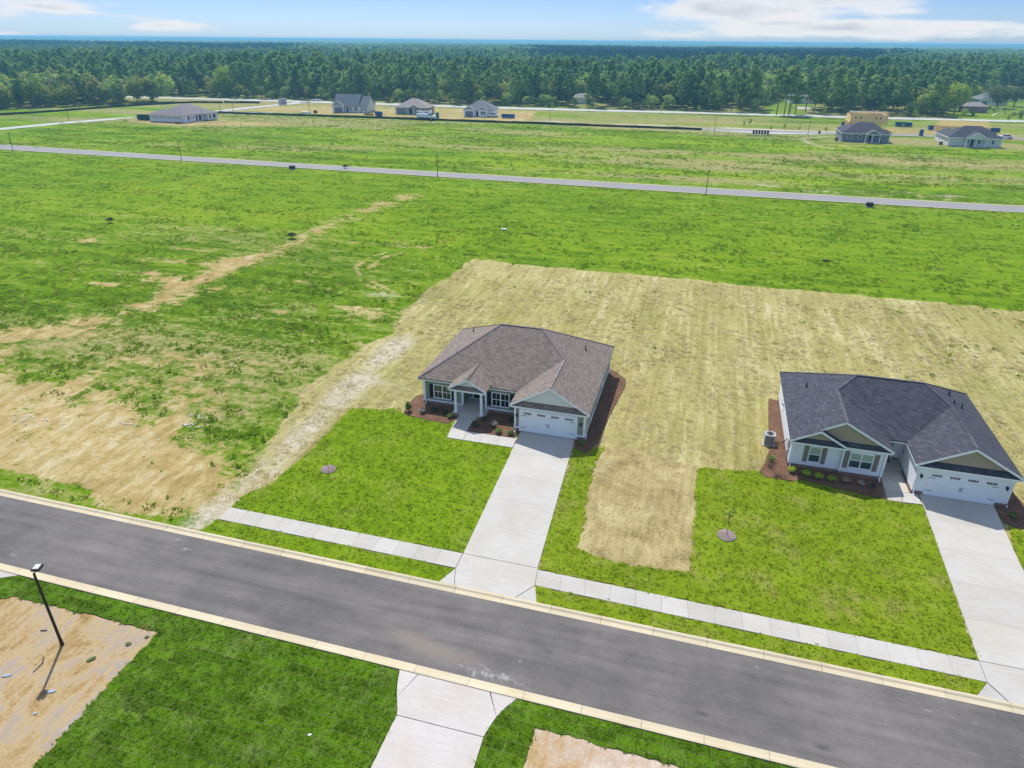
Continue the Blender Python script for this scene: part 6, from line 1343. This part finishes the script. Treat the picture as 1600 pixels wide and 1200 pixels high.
# everything deeper: one mass of instanced trees
def gn_scatter(name, P, idx, rot, scl, templates, kind, label):
    me = bpy.data.meshes.new(name); me.vertices.add(len(P)); me.vertices.foreach_set('co', np.asarray(P, np.float32).ravel())
    for nm, ty, key, d in (('idx', 'INT', 'value', idx.astype(np.int32)), ('rot', 'FLOAT', 'value', rot.astype(np.float32)), ('scl', 'FLOAT', 'value', scl.astype(np.float32))):
        a = me.attributes.new(nm, ty, 'POINT'); a.data.foreach_set(key, d)
    me.update(); o = bpy.data.objects.new(name, me); COL.objects.link(o); props(o, label, None, None, kind)
    c = bpy.data.collections.new(name + '_kinds')
    for k, m_ in enumerate(templates): t = bpy.data.objects.new('%s_kind_%02d' % (name, k), m_); c.objects.link(t)
    ng = bpy.data.node_groups.new(name, 'GeometryNodeTree'); ng.interface.new_socket('Geometry', in_out='INPUT', socket_type='NodeSocketGeometry'); ng.interface.new_socket('Geometry', in_out='OUTPUT', socket_type='NodeSocketGeometry')
    N = ng.nodes; gi, go, ip, ci = N.new('NodeGroupInput'), N.new('NodeGroupOutput'), N.new('GeometryNodeInstanceOnPoints'), N.new('GeometryNodeCollectionInfo')
    ci.inputs['Collection'].default_value = c; ci.inputs['Separate Children'].default_value = True; ci.inputs['Reset Children'].default_value = True; ip.inputs['Pick Instance'].default_value = True
    def na(nm, ty): n = N.new('GeometryNodeInputNamedAttribute'); n.data_type = ty; n.inputs[0].default_value = nm; return [q for q in n.outputs if q.enabled][0]
    L = ng.links; L.new(gi.outputs[0], ip.inputs['Points']); L.new(ci.outputs[0], ip.inputs['Instance']); L.new(na('idx', 'INT'), ip.inputs['Instance Index'])
    cx = N.new('ShaderNodeCombineXYZ'); L.new(na('rot', 'FLOAT'), cx.inputs[2]); L.new(cx.outputs[0], ip.inputs['Rotation'])
    cs = N.new('ShaderNodeCombineXYZ'); sa = na('scl', 'FLOAT'); [L.new(sa, cs.inputs[q]) for q in range(3)]; L.new(cs.outputs[0], ip.inputs['Scale']); L.new(ip.outputs[0], go.inputs[0])
    o.modifiers.new('scatter', 'NODES').node_group = ng; return o
def lo(fn, n, size, seed, m): V_, F_ = leafcloud(n, size, fn, .5, seed); return nmesh('crown', V_, F_, m)
mid_T = [lo(pine_shape(18, 3.4, .35, 1), 520, 1.4, 80, M_PINE), lo(pine_shape(20, 3.8, .40, 2), 520, 1.4, 81, M_PINE), lo(deci_shape(14, 5.0, .1, 3), 520, 1.4, 82, M_DECI), lo(deci_shape(15.5, 5.6, .1, 4), 520, 1.4, 83, M_DECI), lo(deci_shape(14, 5.2, .1, 5), 480, 1.4, 84, M_YELL), lo(deci_shape(14, 5.2, .1, 6), 480, 1.4, 85, M_OAK), lo(deci_shape(15, 5.0, .1, 8), 480, 1.4, 86, M_OLIVE), lo(pine_shape(19, 3.8, .38, 9), 520, 1.4, 87, M_PINED)]
far_T = [lo(pine_shape(18, 4.2, .45, 1), 150, 3.0, 90, M_PINE), lo(deci_shape(15, 5.6, .3, 3, 14), 150, 3.0, 91, M_DECI), lo(deci_shape(15, 5.6, .3, 9, 14), 150, 3.0, 92, M_OAK), lo(deci_shape(14, 5.4, .3, 5, 14), 120, 3.0, 93, M_YELL), lo(pine_shape(19, 4.4, .4, 7), 150, 3.0, 94, M_PINED)]
def kinds(x, y, r, far):
    n = fbm(x / 1.6, y, 160, 12, 3); pr = sst(.36, .62, n); pr = np.maximum(pr, sst(-120, 60, x) * sst(820, 900, y) * (1 - sst(1250, 1320, y)) * 1.0)
    a = r.random(len(x)); b = r.random(len(x)); isp = a < (.15 + .72 * pr)
    w = (fbm(x, y, 130, 66) - .5); plant = (x > -.255 * y + w * 160) & (x < .20 * y + w * 120) & (y > 760 + w * 260 + .12 * x) & (y < 1750 + w * 500)
    plant |= (x < -.62 * y + w * 200) & (y > 900 + w * 300) & (y < 1500)
    if far: return np.where(plant, 4, np.where(isp, 0, np.where(b < .62, 1, np.where(b < .985, 2, 3))))
    k_ = np.where(isp, r.integers(0, 2, len(x)), np.where(b < .52, 2 + r.integers(0, 2, len(x)), np.where(b < .78, 5, np.where(b < .96, 6, 4))))
    return np.where(plant, 7, k_)
r = np.random.default_rng(3)
rx, ry = x1[~nearset], y1[~nearset]
x2, y2 = cand(6.6, 950, 6); k = y2 > 560; x2, y2 = x2[k], y2[k]
PX, PY = np.concatenate([rx, x2]), np.concatenate([ry, y2]); keep = r.random(len(PX)) > .06
PX, PY = PX[keep], PY[keep]; ki = kinds(PX, PY, r, False)
hgt = (.74 + .40 * fbm(PX, PY, 90, 2)) * r.uniform(.66, 1.16, len(PX)) * np.where(ki < 2, 1.0, .98)
gn_scatter('woods', np.stack([PX, PY, np.full(len(PX), -.3)], 1), ki, r.random(len(PX)) * 6.28, hgt, mid_T, 'stuff', 'mixed pine and broadleaf woods stretching back from the highway')
x3, y3 = cand(8.6, 2300, 7); k = (y3 > 950); x3, y3 = x3[k], y3[k]; ki = kinds(x3, y3, r, True)
gn_scatter('distant_woods', np.stack([x3, y3, np.full(len(x3), -.5)], 1), ki, r.random(len(x3)) * 6.28, (.85 + .35 * fbm(x3, y3, 120, 4)) * r.uniform(.85, 1.1, len(x3)), far_T, 'stuff', 'bluish distant woods below the horizon')
# farthest forest: canopy surface with real relief
az_ = np.radians(np.linspace(-62, 32, 900)); ds = np.geomspace(2150, 15000, 260)
A_, D_ = np.meshgrid(az_, ds); FX, FY = D_ * np.sin(A_), D_ * np.cos(A_)
FZ = 8 + 9 * fbm(FX, FY, 420, 31, 3) + 6 * (vn(FX, FY, 16, 5) - .3) + 4 * vn(FX, FY, 40, 6); FZ *= sst(2140, 2190, D_) * .9 + .1
FZ += sst(3500, 9000, D_) * 10 * (fbm(FX, FY, 1500, 44, 2) - .35)
FZ = np.minimum(FZ, 27)
Vf = np.stack([FX.ravel(), FY.ravel(), FZ.ravel()], 1); nx = len(az_); ii, jj = np.meshgrid(np.arange(nx - 1), np.arange(len(ds) - 1)); aa = (jj * nx + ii).ravel()
o = bpy.data.objects.new('distant_forest', nmesh('distant_forest', Vf, np.stack([aa, aa + 1, aa + 1 + nx, aa + nx], 1), M_CANOPY)); COL.objects.link(o); props(o, 'flat blue-green forest canopy reaching the horizon', None, None, 'stuff')

# ------------------------------------------------------------------ weeds of the rough field
def f_weed(g, b):
    o = S(g.nt, g.new('ShaderNodeObjectInfo').outputs['Random']); p = g.pos(); f0 = g.noise(p, .045, 5, .55); f1 = g.noise(g.map(p, sc=(.22, 1, 1)), .5, 6, .62, .3)
    c = g.ramp(f0 * .30 + f1 * .45 + o * .22, [(.34, (.15, .25, .012)), (.44, (.20, .32, .014)), (.56, (.27, .39, .018)), (.68, (.35, .44, .04))])
    return g.mix(o.step(.90, .94) * .8, c, g.rgb((.34, .28, .12))), None
M_WEEDS = mat('weeds', f_weed, rough=.9, spec=.03, trans=.6)
def tuft(n, rad, h, seed, flat=.5, m=None, wd=1.0):
    r = np.random.default_rng(seed); a = r.random(n) * 6.28; q = rad * r.random(n) ** .6; bx, by = np.cos(a) * q, np.sin(a) * q; ln = h * (.6 + .6 * r.random(n)); a2 = a + r.normal(size=n) * .7
    lx, ly = np.cos(a2) * ln * flat, np.sin(a2) * ln * flat; w = (.035 + .05 * r.random(n)) * wd; px_, py_ = -np.sin(a2) * w, np.cos(a2) * w
    V_ = np.stack([np.stack([bx - px_, by - py_, np.zeros(n) - .02], 1), np.stack([bx + px_, by + py_, np.zeros(n) - .02], 1), np.stack([bx + lx + px_ * 1.3, by + ly + py_ * 1.3, ln * .75], 1), np.stack([bx + lx * 1.4, by + ly * 1.4, ln], 1)], 1).reshape(-1, 3)
    return nmesh('tuft', V_, np.arange(4 * n).reshape(-1, 4), m or M_WEEDS)
TF = [tuft(18, .30, .20, 1, .9), tuft(22, .42, .20, 2, 1.1), tuft(14, .16, .30, 3, .5), tuft(26, .5, .16, 4, 1.4)]
n = 200000; r = np.random.default_rng(9); yy = 31 + 135 * r.random(n) ** 1.25; xx = -210 + 300 * r.random(n); keep = (np.abs(np.degrees(np.arctan2(xx, yy)) + 15.5) < 41); xx, yy = xx[keep], yy[keep]
zs = zones(xx, yy); cover = (1 - zs[0] * .985) * (1 - sst(.22, .55, zs[1]) * .96) * (1 - sst(.25, .6, zs[2]) * .97); clump = sst(.38, .62, fbm(xx / 2.2, yy, 2.2, 70, 3)) * .85 + .15
dens = cover * clump * (1 - .55 * zs[4]); built = inpoly(xx, yy, [(-30.6, 29), (-30.6, 49.5), (-24.6, 50.5), (-24.6, 66), (26.5, 66), (26.5, 48.2), (47, 48.2), (47, 29)]) | ((yy > 162.3) & (yy < 171)) | (yy < 30.7)
k = (r.random(len(xx)) < dens * np.where(yy < 85, .95, .6)) & ~built; xx, yy = xx[k], yy[k]; nfar = 70000; yf_ = 172 + 112 * r.random(nfar); xf_ = -270 + 390 * r.random(nfar); zf = zones(xf_, yf_); kf = (np.abs(np.degrees(np.arctan2(xf_, yf_)) + 15.5) < 40) & (r.random(nfar) < (1 - zf[1]) * (1 - zf[2]) * (.12 + .88 * sst(.5, .7, fbm(xf_ / 4, yf_, 3, 75, 3)))) & (np.abs(xf_ + 212) + np.abs(yf_ - 250) > 26) & ~((xf_ > 36) & (yf_ > 262)) & (xf_ > -240)
xx, yy = np.concatenate([xx, xf_[kf]]), np.concatenate([yy, yf_[kf]])
sc_ = np.where(yy > 171, 1.5, 1.0) * (.28 + .5 * r.random(len(xx)) ** 2.5) * (.75 + .7 * fbm(xx, yy, 7, 71))
gn_scatter('field_weeds', np.stack([xx, yy, np.full(len(xx), -.04)], 1), r.integers(0, 4, len(xx)), r.random(len(xx)) * 6.28, sc_, TF, 'stuff', 'rough green weeds and grass tufts across the open field')
print('weeds', len(xx), 'woods', len(PX), 'far', len(x3), 'trees', NT[0])
# short turf on the sodded lawns, and loose straw over the seeded ground
def f_turf(lo_, mid_, hi_):
    def fn(g, b):
        o = S(g.nt, g.new('ShaderNodeObjectInfo').outputs['Random']); p = g.pos(); n = g.noise(p, .5, 5, .65); return g.ramp((n - .5) * 1.2 + o * .5 + .25, [(.2, lo_), (.5, mid_), (.8, hi_)]), None
    return fn
M_TURF = mat('turf_blades', f_lawn((.14, .25, .006), (.21, .335, .008), (.32, .42, .02), (.38, .37, .12), .55, .5), rough=.9, spec=.03, trans=.5)
M_TURF2 = mat('turf_blades_patchy', f_lawn((.15, .24, .007), (.235, .33, .010), (.34, .41, .03), (.42, .38, .13), .5, .95), rough=.9, spec=.03, trans=.5)
M_TURF3 = mat('turf_blades_dark', f_lawn((.075, .155, .004), (.135, .25, .007), (.22, .34, .03), (.40, .44, .18), 1.5, .45), rough=.9, spec=.03, trans=.5)
M_STRAW = mat('loose_straw', f_turf((.34, .28, .11), (.50, .42, .20), (.68, .60, .36)), rough=.9, spec=.05, trans=.2)
LAWNS = [(o, [(v.co.x, v.co.y) for v in o.data.vertices if v.co.z > 0]) for o in list(COL.objects) if o.name.startswith('lawn')]
for (mm, sel, nm, lab, dn) in ((M_TURF, lambda q: q[1] > 26 and q[0] < -12, 'turf', 'short mown turf blades on the left front lawn', 36), (M_TURF2, lambda q: q[1] > 26 and q[0] >= -12, 'turf', 'short patchy turf blades on the lawns right of the first driveway', 36), (M_TURF3, lambda q: q[1] < 26, 'turf', 'short turf blades of the fresh dark sod', 55)):
    ax_, ay_ = [], []
    for o_, P_ in LAWNS:
        if not sel((np.mean([q[0] for q in P_]), np.mean([q[1] for q in P_]))): continue
        xs_, ys_ = [q[0] for q in P_], [q[1] for q in P_]; A0 = (max(xs_) - min(xs_)) * (max(ys_) - min(ys_)); n_ = int(A0 * dn); qx, qy = r.uniform(min(xs_), max(xs_), n_), r.uniform(min(ys_), max(ys_), n_); kk = inpoly(qx, qy, P_) & (qy > 11); ax_.append(qx[kk]); ay_.append(qy[kk])
    qx, qy = np.concatenate(ax_), np.concatenate(ay_); kk = r.random(len(qx)) < .55; qx, qy = qx[kk], qy[kk]
    T4 = [tuft(12, .10, .032, 11, 1.8, mm, .28), tuft(14, .14, .028, 12, 2.2, mm, .3), tuft(10, .08, .042, 13, 1.3, mm, .28)]
    gn_scatter(nm, np.stack([qx, qy, np.full(len(qx), .018)], 1), r.integers(0, 3, len(qx)), r.random(len(qx)) * 6.28, r.uniform(.6, 1.3, len(qx)), T4, 'stuff', lab); print(nm, len(qx))
n_ = 90000; qx, qy = r.uniform(-38, 45, n_), 31 + 66 * r.random(n_) ** 1.3; zs = zones(qx, qy); bl = np.zeros(n_, bool)
for o_, P_ in LAWNS: bl |= inpoly(qx, qy, P_)
for P_ in ([(-23.5, 49.5), (-23.5, 64.5), (-5.2, 64.5), (-6.2, 47.5)], [(7, 48), (7, 63), (25, 63), (25, 48)], [(-13, 30), (-13, 50), (-7, 50), (-7, 30)], [(17.8, 30), (17.8, 50), (23.8, 50), (23, 30)], [(-31, 30), (-31, 33.5), (24, 33.5), (24, 30)]): bl |= inpoly(qx, qy, P_)
kk = ~bl & (r.random(n_) < .45 * zs[0] * (1 - .5 * zs[2]) * (.35 + .65 * sst(.35, .6, fbm(qx, qy / 2, 2.5, 19)))); qx, qy = qx[kk], qy[kk]
gn_scatter('straw', np.stack([qx, qy, np.full(len(qx), -.035)], 1), r.integers(0, 2, len(qx)), r.random(len(qx)) * 6.28, r.uniform(.5, 1.2, len(qx)), [tuft(12, .24, .035, 21, 3.5, M_STRAW, .4), tuft(12, .18, .05, 22, 2.5, M_STRAW, .4)], 'stuff', 'loose straw strands scattered over the seeded yard')
for (u, v, l) in ((456, 372, 'dark weedy bush beside the clay track in the left field'), (172, 348, 'small dark weed clump in the far left field'), (540, 263, 'dark bush by the field road')):
    x, y = gp(u, v); shrub(x, y, .8, .9, M_SHRUBD, l, 'weed_bush', 'bush', 300, .22, 'dark weed clumps of the field')

# ------------------------------------------------------------------ haze
hz = MB().box(-16500, 16500, -16500, 16500, -2.2, 33).build('haze', M_TRIM); hz.data.materials.clear(); hm = bpy.data.materials.new('haze'); hm.use_nodes = True; ht = hm.node_tree
for n_ in list(ht.nodes):
    if n_.type == 'BSDF_PRINCIPLED': ht.nodes.remove(n_)
pv = ht.nodes.new('ShaderNodeVolumePrincipled'); pv.inputs['Density'].default_value = HAZE = 3.0e-4; pv.inputs['Color'].default_value = (.26, .70, .96, 1); pv.inputs['Anisotropy'].default_value = .2
ht.links.new(pv.outputs[0], [q for q in ht.nodes if q.type == 'OUTPUT_MATERIAL'][0].inputs['Volume']); hz.data.materials.append(hm); props(hz, 'thin blue haze over the whole plain', None, None, 'stuff'); hz.display_type = 'WIRE'
